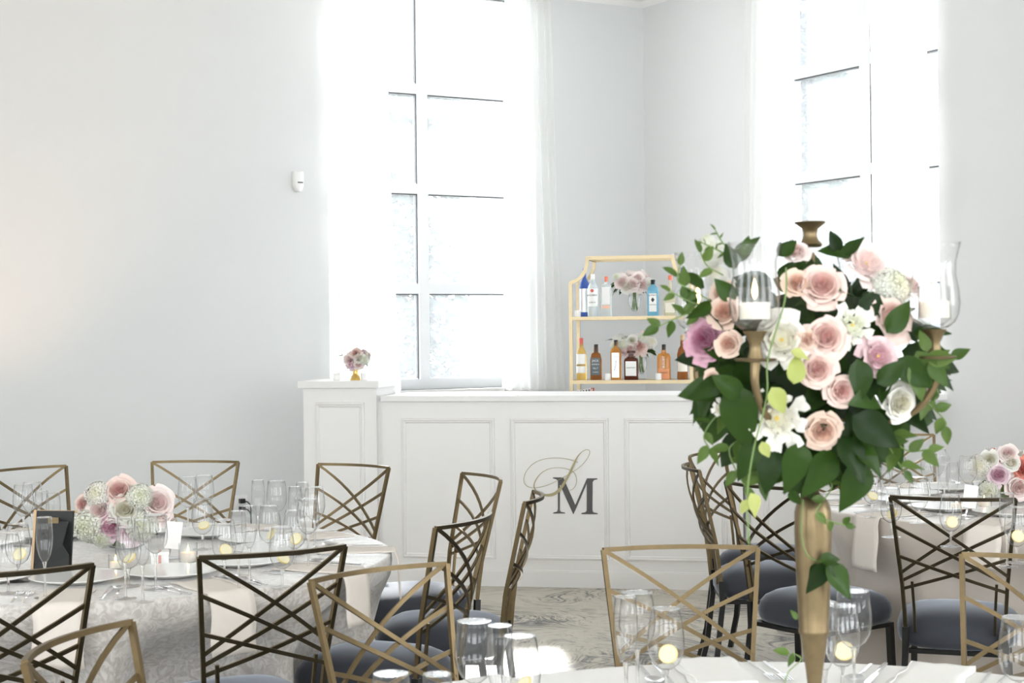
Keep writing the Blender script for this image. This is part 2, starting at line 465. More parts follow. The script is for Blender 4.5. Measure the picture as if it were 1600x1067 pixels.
# baseboards and crown
for nm, M, a, b in (('baseboard_back', ML, 0, 8.6), ('baseboard_right', MR, 0, 9.5)):
    mb = MB(); mb.box((a, -0.018, 0.0), (b, 0, 0.13)).box((a, -0.012, 0.13), (b, 0, 0.15))
    o = mb.build(nm, white_m, smooth=False); o.matrix_world = M; struct(o)
for nm, M, b in (('trim_1', ML, 8.6), ('trim_2', MR, 9.5)):
    mb = MB()
    mb.add([(0, -0.03, CEIL), (0, 0, CEIL), (0, 0, CEIL - .04), (b, -0.03, CEIL), (b, 0, CEIL), (b, 0, CEIL - .04)],
           [(0, 1, 2), (5, 4, 3), (0, 3, 4, 1), (1, 4, 5, 2), (2, 5, 3, 0)])
    o = mb.build(nm, white_m, smooth=False); o.matrix_world = M; struct(o)

def window(name, M, x0, x1, mull, lab):
    root = bpy.data.objects.new(name, None); COL.objects.link(root); root.matrix_world = M
    struct(root, lab)
    y0, y1 = 0.10, 0.17
    mb = MB(); t = 0.055
    mb.box((x0, y0, Z0), (x0 + t, y1, Z1)).box((x1 - t, y0, Z0), (x1, y1, Z1))
    mb.box((x0 + t, y0, Z0), (x1 - t, y1, Z0 + .07)).box((x0 + t, y0, Z1 - t), (x1 - t, y1, Z1))
    mb.build('window_frame', wframe_m, root, smooth=False)
    mb = MB(); mb.box((mull - .038, y0 - .005, Z0 + .07), (mull + .038, y1, Z1 - t)); mb.build('mullion', wframe_m, root, smooth=False)
    zs = [1.74, 2.43, 3.12]
    for z in zs:
        for a, b in ((x0 + t, mull - .038), (mull + .038, x1 - t)):
            mb = MB(); mb.box((a, y0, z), (b, y1, z + .068)); mb.build('glazing_bar', wframe_m, root, smooth=False)
    rows = [(Z0 + .07, 1.74), (1.808, 2.43), (2.498, 3.12), (3.188, Z1 - t)]
    for a, b in ((x0 + t, mull - .038), (mull + .038, x1 - t)):
        for c, d in rows:
            # sash rim of each light, then its pane
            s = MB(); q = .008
            mside = a == x0 + t      # light left of the mullion: its painted shadow line runs beside the mullion
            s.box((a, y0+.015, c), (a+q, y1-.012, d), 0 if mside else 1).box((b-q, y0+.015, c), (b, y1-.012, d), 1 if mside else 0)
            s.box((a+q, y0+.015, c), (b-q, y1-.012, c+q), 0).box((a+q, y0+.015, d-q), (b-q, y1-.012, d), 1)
            so = s.build('sash', [wframe_m, sash_shade_m], root, smooth=False)
            p = MB(); p.box((a+q, .133, c+q), (b-q, .137, d-q)); p.build('pane', pane_m, so, smooth=False)
    mb = MB(); mb.box((x0 - .05, -0.07, Z0 - .035), (x1 + .05, 0.10, Z0)); mb.build('window_sill', white_m, root, smooth=False)
    return root
sash_shade_m = mat('sash_shadow_line', (0.10, 0.105, 0.11), 0.5, noise=0.05)  # dark strips painted as shadow lines under the bars and beside the mullion
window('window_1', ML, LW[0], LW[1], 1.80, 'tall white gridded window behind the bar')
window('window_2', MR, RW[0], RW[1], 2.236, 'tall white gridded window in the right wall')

# sheer curtains: (wall matrix, top span, bottom span) along the wall
def curtain(M, t0, t1, b0, b1, zb, lab, seed, flare=0):
    rnd = random.Random(seed); ph = [rnd.uniform(0, 6.28) for _ in range(4)]
    nfold = 7
    def fn(u, v):
        z = zb + (CEIL - .03 - zb) * v
        x = (b0 + (b1 - b0) * u) * (1 - v) + (t0 + (t1 - t0) * u) * v
        y = -0.085 + 0.022 * math.sin(u * 2 * PI * nfold + ph[0]) + 0.012 * math.sin(u * 2 * PI * 3.3 + ph[1] + v * 1.3) * (1 - v * .5)
        x += 0.006 * math.sin(v * 7 + ph[2] + u * 9)
        return (x, y, z)
    root = thing('sheer_curtain', lab, 'curtain', group='sheer curtains at the windows'); root.matrix_world = M
    mb = MB(); mb.grid(fn, 84, 26); mb.build('curtain_panel', sheer_m, root, recalc=False)
    mb = MB()
    mb.grid(lambda u, v: tuple(Vector(fn(u, 1)) + Vector((0, -.004, -.05 * v))), 84, 2); mb.build('heading_tape', card_m if False else tape_m, root, recalc=False)
    mb = MB()
    mb.grid(lambda u, v: tuple(Vector(fn(u, .035 * v)) + Vector((0, -.003, 0))), 84, 2); mb.build('hem', sheer_m, root, recalc=False)
tape_m = mat('cream_tape', (0.74, 0.70, 0.66), 0.8, noise=0.1, nscale=100)
curtain(ML, 2.60, 2.17, 2.59, 2.08, 1.06, 'sheer white curtain at left side of the bar window, above the white pillar', 3)
curtain(ML, 1.22, 0.86, 1.27, 0.76, 1.06, 'sheer white curtain at right side of the bar window, beside the gold shelf', 4)
curtain(MR, 1.34, 1.72, 1.22, 1.74, .9, 'sheer white curtain on the corner side of the right wall window', 5)
curtain(MR, 2.50, 2.97, 2.54, 2.98, .9, 'sheer white curtain on the camera side of the right wall window', 6)

# ------------------------------------------------------------------ garden outside
mb = MB(); mb.box((-30, 13.25, -0.12), (40, 60, -0.02)); struct(mb.build('ground', extground_m, smooth=False), 'pale paving outside the windows')
def tree(label, x, y, h, rad, n, seed):
    rnd = random.Random(seed)
    t = thing('garden_tree', label, 'tree', (x, y, -0.02), 0)
    mb = MB(); mb.tube([(0,0,0),(0.03,0,h*.4),(0,0.03,h*.9)], [.07,.05,.02]); mb.build('trunk', bark_m, t)
    mb = MB()
    for _ in range(n):
        z = rnd.uniform(.5, h); a = rnd.uniform(0, 6.28); rr = rad * math.sqrt(rnd.random()) * (1.0 if z < h * .8 else max(.1, (h - z) / (h * .2)))
        c = Vector((rr * math.cos(a), rr * math.sin(a), z))
        q = Euler((rnd.uniform(-1, 1), rnd.uniform(-1, 1), rnd.uniform(0, 6))).to_matrix()
        s = rnd.uniform(.05, .10)
        mb.add([c + q @ Vector(p) * s for p in ((0,-1,0),(.45,0,.1),(0,1,0),(-.45,0,.1))], [(0,1,2,3)])
    o = mb.build('foliage', extleaf_m, t, recalc=False, auto=None); o['kind'] = 'stuff'
tree('leafy tree outside the bar window, seen through its left panes', -1.05, 14.6, 4.9, .66, 5200, 1)
tree('leafy tree outside the right wall window, at its corner side', 2.55, 14.1, 4.7, .42, 4200, 2)
bd = thing('neighbour_building', 'pale building with grey ledges seen through the right wall window', 'building', (6.2, 17.5, -0.02), R(-14))
mb = MB(); mb.box((-2.9, 0, 0), (5, 4, 8)); mb.build('wall', siding_m, bd, smooth=False)
for z in (1.9, 2.75, 3.45, 4.3):
    mb = MB(); mb.box((-2.95, -.12, z), (5.05, -.001, z + .12)); mb.build('ledge', ledge_m, bd, smooth=False)
for x in (-1.9, -.6, .8):
    for z in (2.05, 3.6):
        mb = MB(); mb.box((x, -.05, z), (x + .6, -.001, z + .6)); wf = mb.build('window', wframe_m, bd, smooth=False)
        mb = MB(); mb.box((x + .05, -.06, z + .05), (x + .55, -.051, z + .55)); mb.build('pane', ledge_m, wf, smooth=False)

# ------------------------------------------------------------------ bar counter
A = PZ(600, 912, 0); B = PZ(1000, 919.5, 0)
U = (B - A).normalized(); NB = Vector((U.y, -U.x, 0))          # NB points to the camera
BANG = math.atan2(U.y, U.x)
MBAR = Matrix.Translation(A) @ Matrix.Rotation(BANG, 4, 'Z')   # local x along the bar, -y to the camera
MBI = MBAR.inverted()
def bl(px, py):
    """bar-local coordinates of a photo pixel on the bar's front plane"""
    return MBI @ PP(px, py, A, NB)
bar = thing('bar_counter', 'white panelled bar counter with script S and serif M monogram', 'bar')
bar.matrix_world = MBAR
BT = bl(700, 618).z
xe = bl(1160, 700).x
mb = MB()
mb.box((0, 0, 0), (xe, .04, BT - .035)).box((0, .04, 0), (.03, .6, BT - .035)).box((xe - .03, .04, 0), (xe, .6, BT - .035))
mb.build('bar_body', white_m, bar, smooth=False)
mb = MB(); mb.box((-.004, -.025, BT - .035), (xe + .004, .62, BT)); o = mb.build('countertop', white_m, bar, smooth=False)
bv = o.modifiers.new('b', 'BEVEL'); bv.width = .004; bv.segments = 2
mb = MB(); mb.box((0, -.014, 0), (xe, 0, .088)).box((0, -.009, .088), (xe, 0, .096)); mb.build('plinth', white_m, bar, smooth=False)
def moulding(parent, x0, x1, z0, z1, y=0.0):
    prof = [(0, 0), (.004, .012), (.012, .015), (.018, .009), (.024, .009), (.03, 0)]
    mb = MB(); vs = []; fs = []
    for d, h in prof:
        vs += [(x0 + d, y - h, z0 + d), (x1 - d, y - h, z0 + d), (x1 - d, y - h, z1 - d), (x0 + d, y - h, z1 - d)]
    for k in range(len(prof) - 1):
        for j in range(4):
            j2 = (j + 1) % 4
            fs.append((k*4+j, k*4+j2, (k+1)*4+j2, (k+1)*4+j))
    mb.add(vs, fs)
    return mb.build('panel_moulding', white_m, parent, smooth=False)
for x0, x1 in ((627, 775), (797, 953), (975, 1137)):
    a = bl(x0, 654); b = bl(x1, 872)
    moulding(bar, a.x, b.x, .155, bl(700, 653).z)
# monogram
SC = 1209 / 170
def cp_(x, y, off):
    q = bl(790 + x / SC, 680 + y / SC); return Vector((q.x, -off, q.z))
Mpts = [(527,467),(640,468),(775,775),(905,478),(1020,478),(1020,489),(985,497),(968,520),(966,835),(975,855),(1025,866),(1022,877),(843,875),(845,863),(885,855),(902,838),(903,535),(757,873),(751,873),(604,545),(603,830),(615,850),(660,858),(660,868),(532,867),(533,857),(572,848),(583,825),(583,505),(565,488),(528,478)]
bm = bmesh.new()
f0 = [bm.verts.new(cp_(x, y, .001)) for x, y in Mpts]
fa = bm.faces.new(f0)
r_ = bmesh.ops.extrude_face_region(bm, geom=[fa])
for e in r_['geom']:
    if isinstance(e, bmesh.types.BMVert): e.co.y -= .004
bmesh.ops.triangulate(bm, faces=bm.faces, ngon_method='EAR_CLIP')
bmesh.ops.recalc_face_normals(bm, faces=bm.faces)
me = bpy.data.meshes.new('letter_m'); bm.to_mesh(me); bm.free(); me.materials.append(darkletter_m)
o = ob('letter', me, bar); o['label'] = 'charcoal serif letter M'
Sp = [(715,612,3),(755,590,3),(783,545,3),(790,490,3),(775,432,3),(735,395,3),(670,370,4),(580,359,5),(480,374,6),(395,422,8),(338,495,10),(318,560,12),(340,612,14),(400,652,20),(480,665,30),(560,640,34),(620,580,32),(670,500,28),(720,410,24),(765,310,22),(800,240,12),(850,185,7),(905,158,5),(937,178,4),(922,235,4),(870,308,4),(800,372,4),(690,440,5),(580,500,5),(470,552,4),(360,580,4),(270,577,4),(218,540,4),(205,480,4),(235,395,4),(310,315,4),(420,266,4),(560,250,4),(700,265,5),(805,300,5)]
cur = catmull([Vector(p) for p in Sp], 6)
mb = MB(); vs = []; fs = []
for i, q in enumerate(cur):
    t = (cur[min(i+1, len(cur)-1)] - cur[max(i-1, 0)]); t.z = 0; t.normalize()
    n = Vector((-t.y, t.x)); hw = max(q.z, 5.5) / 2
    for s, off in ((-1, .0055), (1, .0055), (1, .008), (-1, .008)):
        vs.append(cp_(q.x + n.x * hw * s, q.y + n.y * hw * s, off))
for i in range(len(cur) - 1):
    for j in range(4):
        fs.append((i*4+j, i*4+(j+1) % 4, (i+1)*4+(j+1) % 4, (i+1)*4+j))
mb.add(vs, fs); o = mb.build('letter', goldletter_m, bar, smooth=False); o['label'] = 'flowing gold script letter S'

def pillar(x0, x1, lab, px0, px1):
    t = thing('bar_pillar', lab, 'pillar'); t.matrix_world = MBAR
    PT = 1.19
    mb = MB(); mb.box((x0, -.015, 0), (x1, .42, PT - .042)).box((x1, .02, 0), (x1 + .028, .05, PT - .12)); mb.build('pillar_body', white_m, t, smooth=False)
    mb = MB(); mb.box((x0 - .026, -.045, PT - .042), (x1 + .02, .45, PT)); o = mb.build('pillar_cap', white_m, t, smooth=False)
    bv = o.modifiers.new('b', 'BEVEL'); bv.width = .003; bv.segments = 2
    mb = MB(); mb.box((x0, -.028, 0), (x1, -.015, .09)); mb.build('plinth', white_m, t, smooth=False)
    moulding(t, x0 + .072, x1 - .072, .155, PT - .125, -.015)
    return t
pillar(bl(476, 700).x, bl(590, 700).x, 'square white panelled pillar left of the bar, carrying the small gold vase', 0, 0)
pillar(xe + .045, xe + .475, 'square white panelled pillar at the right end of the bar, behind the tall flowers', 0, 0)
# wall sensor and outlet on the window wall
NWL = DR.copy()                      # normal of the window wall towards the room
def on_left_wall(px, py): return ML.inverted() @ PP(px, py, CORNER, NWL)
q = on_left_wall(464.5, 284)
s = thing('motion_sensor', 'small white motion sensor high on the left wall', 'sensor'); s.matrix_world = ML @ Matrix.Translation(q)
mb = MB()
def sens(u, v):
    a = PI * u
    z = .065 - .13 * v; wd = .036
    if v > .7: wd *= math.cos((v - .7) / .3 * 1.1)
    return (wd * math.cos(a), -.003 - .042 * math.sin(a) ** .6 * (1 if v > .04 else .9), z)
mb.grid(sens, 14, 14); mb.box((-.036, -.012, -.03), (.036, -.001, .065)); mb.build('sensor_body', plastic_m, s)
mb = MB(); mb.box((-.02, -.049, -.012), (.016, -.044, -.004)); mb.build('lens_slot', mat('dark_slot', (.12,.11,.11), .4), s, smooth=False)
q = on_left_wall(376, 789)
s = thing('wall_outlet', 'white wall outlet with black plugs on the back left wall', 'outlet'); s.matrix_world = ML @ Matrix.Translation(q)
mb = MB(); mb.box((-.045, -.007, -.06), (.045, -.0005, .065)); mb.build('cover_plate', plastic_m, s, smooth=False)
for dz in (.028, -.022):
    mb = MB(); mb.box((-.018, -.04, dz - .014), (.016, -.007, dz + .014)); pl = mb.build('plug', black_m, s, smooth=False)
    mb = MB(); mb.tube(catmull([(-.002, -.035, dz), (-.03, -.06, dz - .01), (-.05, -.05, dz - .07), (-.05, -.03, -.3), (-.045, -.02, q.z * -1 + .01)], 5), .004, 6); mb.build('cord', black_m, pl)

# ------------------------------------------------------------------ gold shelf (etagere) behind the bar
e0 = PY(893, 600, 10.35)
ME = Matrix.Translation((e0.x, e0.y, 0)) @ Matrix.Rotation(BANG, 4, 'Z')
MEI = ME.inverted()
NE = NB
def el(px, py, d=0.0):
    """shelf-local point of a pixel at depth d behind the front plane"""
    p0 = ME @ Vector((0, d, 0))
    return MEI @ PP(px, py, p0, NE)
et = thing('gold_shelf', 'open gold etagere shelf with scooped shoulders behind the bar', 'shelf'); et.matrix_world = ME
EW = el(1081, 600).x; ED = .34
S1 = el(980, 494).z; S2 = el(980, 594).z; ZSH = el(893, 441).z; ZTOP = el(980, 402).z
SHX = el(918, 402).x
tk = .022
def shoulder(side, y):
    pts = [Vector((0, 0, 0.0)), Vector((0, 0, ZSH))]
    rx, rz = SHX, ZTOP - ZSH
    for k in range(0, 9):
        a = PI / 2 * k / 8
        pts.append(Vector((rx * math.sin(a), 0, ZTOP - rz * math.cos(a))))
    if side: pts = [Vector((EW - p.x, 0, p.z)) for p in pts]
    return [p + Vector((0, y, 0)) for p in pts]
for y in (0, ED):
    for side in (0, 1):
        pts = shoulder(side, y)
        mb = MB(); mb.box((pts[0].x - tk/2, y - tk/2, 0), (pts[0].x + tk/2, y + tk/2, ZSH)); mb.build('post', shelfgold_m, et, smooth=False)
        mb = MB(); mb.ribbon(pts[2:], lambda i: Vector((0, -1, 0)), tk, tk); mb.build('scooped_shoulder', shelfgold_m, et, auto=50)
    mb = MB(); mb.box((SHX - tk/2, y - tk/2, ZTOP - tk/2), (EW - SHX + tk/2, y + tk/2, ZTOP + tk/2)); mb.build('top_rail', shelfgold_m, et, smooth=False)
for x in (SHX, EW - SHX):
    mb = MB(); mb.box((x - tk/2, tk/2, ZTOP - tk/2), (x + tk/2, ED - tk/2, ZTOP + tk/2)); mb.build('top_rail', shelfgold_m, et, smooth=False)
for z in (S1, S2, .74, .25):
    mb = MB()
    mb.box((tk/2, -tk/2, z - .022), (EW - tk/2, tk/2, z)).box((tk/2, ED - tk/2, z - .022), (EW - tk/2, ED + tk/2, z))
    mb.box((-tk/2, tk/2, z - .022), (tk/2, ED - tk/2, z)).box((EW - tk/2, tk/2, z - .022), (EW + tk/2, ED - tk/2, z))
    sf = mb.build('shelf_frame', shelfgold_m, et, smooth=False)
    mb = MB(); mb.box((tk/2, tk/2, z - .010), (EW - tk/2, ED - tk/2, z - .002)); mb.build('shelf_glass', bowlglass_m, sf, smooth=False)

def text(parent, body, size, loc, m, name='lettering', rot=(R(90), 0, 0)):
    c = bpy.data.curves.new(name, 'FONT'); c.body = body; c.size = size; c.align_x = 'CENTER'; c.align_y = 'CENTER'
    c.extrude = .0004; c.materials.append(m)
    tmp = bpy.data.objects.new('tmp', c); COL.objects.link(tmp)
    dg = bpy.context.evaluated_depsgraph_get(); dg.update()
    me_ = bpy.data.meshes.new_from_object(tmp.evaluated_get(dg)); bpy.data.objects.remove(tmp)
    if not me_.materials: me_.materials.append(m)
    return ob(name, me_, parent, loc, rot)
def bottle(px, shelf, top_y, prof, sq, mats, lab, cap, depth=.10, labels=(), sy=1.0, letters=()):
    """prof in fractions of (half-width m, height fraction)"""
    z = shelf
    p = el(px, 520, depth)
    zt = el(px, top_y, depth).z
    h = zt - z
    t = thing('bottle', lab, 'bottle'); t.matrix_world = ME @ Matrix.Translation((p.x, depth, z))
    mb = MB(); mb.lathe([(r, f * h) for r, f in prof], 20, sq, 1, sy); mb.build('glass_body', mats, t)
    cr, c0, c1, cm = cap
    mb = MB(); mb.lathe([(cr, c0 * h), (cr, c1 * h - .002), (cr * .9, c1 * h)], 14); mb.build('cap', cm, t)
    for (w_, z0, z1, m, r) in labels:
        mb = MB()
        if sq: mb.box((-w_, -r * sy - .0012, z0 * h), (w_, -r * sy + .002, z1 * h))
        else:
            mb.grid(lambda u, v: ((r + .001) * math.sin((u - .5) * 2 * w_), -(r + .001) * math.cos((u - .5) * 2 * w_), (z0 + (z1 - z0) * v) * h), 10, 1)
        mb.build('label', m, t, recalc=bool(sq))
    for body, size, zf, m, r, rot in letters:
        text(t, body, size, (0, -r * sy - .003, zf * h), m, rot=(R(90), rot, 0))
    return t
red_m = mat('red_ink', (.65, .12, .10), .5); orange_m = mat('orange_label', (.85, .35, .16), .5, noise=.03); ink_m = mat('black_ink', (.03, .03, .03), .5)
blueink_m = mat('blue_cap', (.08, .14, .45), .4); creaml_m = mat('cream_label', (.84, .80, .70), .6); slate_m = mat('slate_label', (.10, .13, .15), .5)
silver_m = mat('silver_foil', (.7, .7, .7), .3, .6); peachl_m = mat('peach_label', (.90, .55, .42), .5); redcap_m = mat('orange_red_cap', (.80, .22, .13), .45)
R_ = .033
bottle(914, S1, 419, [(0,0),(.034,0),(.036,.03),(.036,.60),(.032,.68),(.013,.80),(.011,.97)], 0, blue_m, 'tall blue and frosted glass bottle at left end of the top shelf', (.012,.93,1,blueink_m), .20, [(.9,.10,.58,silver_m,.036)])
bottle(927, S1, 428, [(0,0),(.034,0),(.036,.02),(.036,.62),(.030,.72),(.0145,.80),(.013,.97)], 0, clearb_m, 'clear bottle with white cap and red roundel label on top shelf', (.014,.84,1,card_m), .08, [(1.1,.24,.66,card_m,.036)], letters=[('BACARDI', .016, .50, ink_m, .036, 0), ('SUPERIOR', .010, .33, ink_m, .036, 0), ('●', .03, .60, red_m, .036, 0)])
bottle(948, S1, 432, [(0,0),(.033,0),(.034,.02),(.034,.72),(.030,.79),(.013,.82),(.012,.95)], .8, clearb_m, 'square clear bottle with orange-red cap on top shelf', (.013,.87,1,redcap_m), .10, [(.026,.30,.74,card_m,.034),(.026,.20,.28,peachl_m,.034)], .75)
bottle(1021, S1, 437, [(0,0),(.036,0),(.037,.02),(.037,.66),(.032,.78),(.015,.84),(.014,.96)], .8, aqua_m, 'square aqua blue bottle right of the flowers on top shelf', (.015,.87,1,black_m), .10, [(.024,.12,.62,card_m,.037)], .7, letters=[('BOMBAY', .013, .57, ink_m, .037, 0), ('♦', .03, .44, ink_m, .037, 0), ('SAPPHIRE', .010, .31, ink_m, .037, 0)])
bottle(1048, S1, 430, [(0,0),(.038,0),(.040,.02),(.040,.40),(.036,.44),(.011,.47),(.009,.86)], .9, palebottle_m, 'square pale gold decanter bottle with a coral stopper on top shelf', (.014,.88,1,redcap_m), .10, [(.030,.08,.32,creaml_m,.040)], .9)
bottle(1067, S1, 418, [(0,0),(.033,0),(.034,.03),(.034,.60),(.028,.70),(.012,.80),(.011,.97)], 0, clearb_m, 'clear bottle with dark blue cap at right end of the top shelf', (.012,.86,1,blueink_m), .16, [(.9,.2,.5,card_m,.034)])
bottle(908, S2, 528, [(0,0),(.032,0),(.034,.02),(.034,.58),(.029,.68),(.014,.78),(.0125,.97)], 0, honey_m, 'honey coloured whisky bottle with red and white capsule on lower shelf', (.0135,.78,1,red_m), .10, [(1.1,.17,.33,card_m,.034),(1.0,.38,.62,card_m,.034)], letters=[('GLENLIVET', .010, .36, ink_m, .034, 0)])
bottle(931, S2, 538, [(0,0),(.035,0),(.037,.02),(.037,.58),(.028,.74),(.014,.78),(.013,.96)], .7, brown_m, 'square brown whisky bottle with black label and cap on lower shelf', (.0145,.78,1,black_m), .10, [(.029,.14,.62,slate_m,.037)], .9, letters=[("JACK", .019, .54, card_m, .037, 0), ("DANIEL'S", .012, .44, card_m, .037, 0), ('No.7', .016, .33, card_m, .037, 0), ('WHISKEY', .009, .22, card_m, .037, 0)])
bottle(962, S2, 531, [(0,0),(.033,0),(.034,.02),(.034,.70),(.030,.76),(.013,.82),(.012,.96)], .8, amber_m, 'square amber bottle with slanted silver label, before the lower flowers', (.013,.86,1,black_m), .10, [(.024,.06,.68,silver_m,.034)], .9, letters=[('WALKER', .017, .36, ink_m, .034, R(-78)), ('////', .03, .58, slate_m, .034, R(12))])
bottle(986, S2, 548, [(0,0),(.044,0),(.045,.02),(.045,.66),(.040,.74),(.016,.78),(.016,.90)], .95, darkb_m, 'short square dark bottle with a large white label on lower shelf', (.028,.92,1,darkb_m), .08, [(.035,.14,.64,card_m,.045)], .7, letters=[('DISARONNO', .010, .42, ink_m, .045, 0)])
bottle(1037, S2, 538, [(0,0),(.042,0),(.043,.02),(.043,.64),(.036,.73),(.014,.76),(.013,.96)], .8, amber_m, 'flat amber bottle with orange label on lower shelf', (.0135,.84,1,black_m), .10, [(.036,.02,.30,orange_m,.043)], .55, letters=[('BULLEIT', .022, .50, card_m, .043, R(-90)), ('BOURBON', .010, .20, ink_m, .043, 0)])
bottle(1066, S2, 523, [(0,0),(.033,0),(.035,.02),(.035,.56),(.028,.68),(.014,.76),(.012,.97)], 0, brown_m, 'tall brown bottle with cream label at right end of the lower shelf', (.013,.74,1,oak_m), .08, [(1.1,.18,.48,creaml_m,.035)])
def votive(M, lab, r=.022, h=.045, frosted=True, group='votive candles'):
    t = thing('votive_candle', lab, 'candle', group=group); t.matrix_world = M
    mb = MB(); mb.lathe([(0, 0), (r * .9, 0), (r, .002), (r, h), (r - .002, h), (r - .002, .005), (0, .004)], 18); mb.build('holder', card_m if frosted else bowlglass_m, t)
    if not frosted:
        mb = MB(); mb.lathe([(0, .006), (r * .82, .006), (r * .82, h * .55), (0, h * .54)], 16); mb.build('wax', wax_m, t)
        mb = MB(); mb.lathe([(0, 0), (.0035, .004), (.003, .01), (0, .02)], 8); o = mb.build('flame', flame_m, t); o.location.z = h * .55 + .001
    return t
for px, d, z, l in ((903, .05, S1, 'white votive candle cup at left end of the top shelf'), (949, .04, S2, 'white votive candle cup left of the slanted label bottle'), (1028, .04, S2, 'white votive candle cup before the orange label bottle')):
    p = el(px, 520, d); votive(ME @ Matrix.Translation((p.x, d, z)), l, .020, .042)
for k, (px, m_) in enumerate(((904, card_m), (908.4, card_m), (912.8, card_m), (917.2, card_m), (921.6, card_m), (926, red_m))):
    p = el(px, 609, .12); zz = el(px, 609.5 - k * .7, .12).z
    t = thing('carton', ['white carton at the left end of the row just above the bar', 'second white carton from the left just above the bar', 'third white carton from the left just above the bar', 'fourth white carton from the left just above the bar', 'white carton next to the red one just above the bar', 'red carton at right end of the row just above the bar'][k], 'carton', group='cartons on the third shelf')
    t.matrix_world = ME @ Matrix.Translation((p.x, .12, .74))
    mb = MB(); mb.box((-.0075, -.03, 0), (.0075, .03, zz - .74)); c = mb.build('carton_box', m_, t, smooth=False)
    mb = MB(); mb.box((-.004, -.0315, zz - .80), (.004, -.0302, zz - .745)); mb.build('printed_stripe', ink_m if k < 5 else card_m, c, smooth=False)

# ------------------------------------------------------------------ flowers
def petal_patch(mb, a0, span, Rk, hk, cup, curl, wav, rnd, nu=5, nv=4, tilt=0):
    p1, p2 = rnd.uniform(0, 6.28), rnd.uniform(0, 6.28)
    def fn(u, v):
        s = (u - .5) * 2
        narrow = (.35 + .65 * math.sin(min(1, v * 1.15) * PI / 2)) * (1 - .18 * v ** 4)
        a = a0 + s * span * narrow
        r = Rk * (.25 + (.75 * math.sin(v * PI / 2) if cup else .75 * v))
        z = hk * (v ** 1.3) - .10 * abs(s) ** 2 * v
        r += curl * v ** 3 * (1 - .3 * s * s); z -= curl * .55 * v ** 4
        wv = wav * v ** 2 * (math.sin(s * 7 + p1) + .5 * math.sin(s * 13 + p2))
        return (r * math.cos(a), r * math.sin(a), z + wv)
    mb.grid(fn, nu, nv)
def rose_mesh(name, m, seed, n=19, rmax=.84, h0=.80, h1=.22, curl=.20, wav=.02, span0=1.5, span1=.82, open_=0.0):
    """petals set on a golden-angle spiral, tight and tall inside, low and curled back outside"""
    rnd = random.Random(seed); mb = MB()
    for i in range(n):
        f = i / (n - 1)
        a = i * 2.39996 + rnd.uniform(-.15, .15)
        Rk = open_ + .07 + (rmax - open_ - .07) * f ** .9 * rnd.uniform(.95, 1.05)
        hk = (h0 + (h1 - h0) * f ** 1.6) * rnd.uniform(.94, 1.06)
        sp = span0 + (span1 - span0) * f
        cu = curl * f ** 1.7 * rnd.uniform(.8, 1.25)
        p1, p2, lean = rnd.uniform(0, 6.28), rnd.uniform(0, 6.28), rnd.uniform(-.06, .06)
        def fn(u, v):
            s_ = (u - .5) * 2
            wdt = math.sin(min(1, .12 + v * 1.05) * PI / 2) * (1 - .30 * max(0, v - .7) / .3)
            an = a + s_ * sp * wdt + lean * v
            r = Rk * (.42 + .58 * math.sin(min(1, v * 1.25) * PI / 2)) + .05 * abs(s_) * v
            q = max(0, v - .62) / .38
            r += cu * q * q * 1.1 + .03 * q
            z = hk * (v if v < .62 else .62 + (v - .62) * (1 - .75 * min(1, f * 1.1) * q)) - .09 * s_ * s_ * v * hk
            wv = wav * q * (math.sin(s_ * 6 + p1) + .6 * math.sin(s_ * 11 + p2))
            return (r * math.cos(an), r * math.sin(an), z + wv)
        mb.grid(fn, 7, 6)
    mb.lathe([(0, -.14), (.2, -.10), (.40, .0), (.5, .12), (0, .2)], 10)
    return mb.mesh(name, [m], recalc=False)
FM = {}
def fmesh(kind, colr, var):
    k = (kind, colr, var)
    if k in FM: return FM[k]
    m = PET[colr]
    seed = sum(ord(ch) for ch in kind + colr) * 7 + var
    if kind == 'rose': me_ = rose_mesh('rose', m, seed)
    elif kind == 'peony': me_ = rose_mesh('peony', m, seed, 34, .90, .72, .10, .16, .05, .8, .42)
    elif kind == 'lisianthus': me_ = rose_mesh('lisianthus', m, seed, 14, .84, .62, .20, .28, .055, .9, .75, .14)
    elif kind == 'starry': me_ = rose_mesh('starry', m, seed, 22, .95, .50, .12, .24, .06, .45, .30, .10)
    elif kind == 'hydrangea':
        rnd = random.Random(seed); mb = MB(); mb.lathe([(0, -.55), (.6, -.4), (.8, 0), (.62, .5), (0, .78)], 12)
        for i in range(110):
            z = 1 - 1.35 * (i + .5) / 110; rr = math.sqrt(max(0, 1 - z * z)); a = i * 2.39996
            n = Vector((rr * math.cos(a), rr * math.sin(a), z)); q = n.to_track_quat('Z', 'Y').to_matrix()
            s = rnd.uniform(.14, .19); c = n * rnd.uniform(.84, 1.04); ro = rnd.uniform(0, 6)
            for p in range(4):
                b = ro + p * PI / 2
                d1 = Vector((math.cos(b), math.sin(b), 0)); d2 = Vector((-math.sin(b), math.cos(b), 0))
                mb.add([c, c + q @ (d1 * s + d2 * s * .55 + Vector((0,0,.03))), c + q @ (d1 * s * 1.35 + Vector((0,0,.01))), c + q @ (d1 * s - d2 * s * .55 + Vector((0,0,.03)))], [(0, 3, 2, 1)])
        me_ = mb.mesh('hydrangea', [m], recalc=False, smooth=False)
    elif kind == 'bud':
        mb = MB(); mb.lathe([(0, -.6), (.35, -.4), (.5, 0), (.38, .45), (.12, .85), (0, .9)], 10); me_ = mb.mesh('bud', [m])
    FM[k] = me_
    return me_
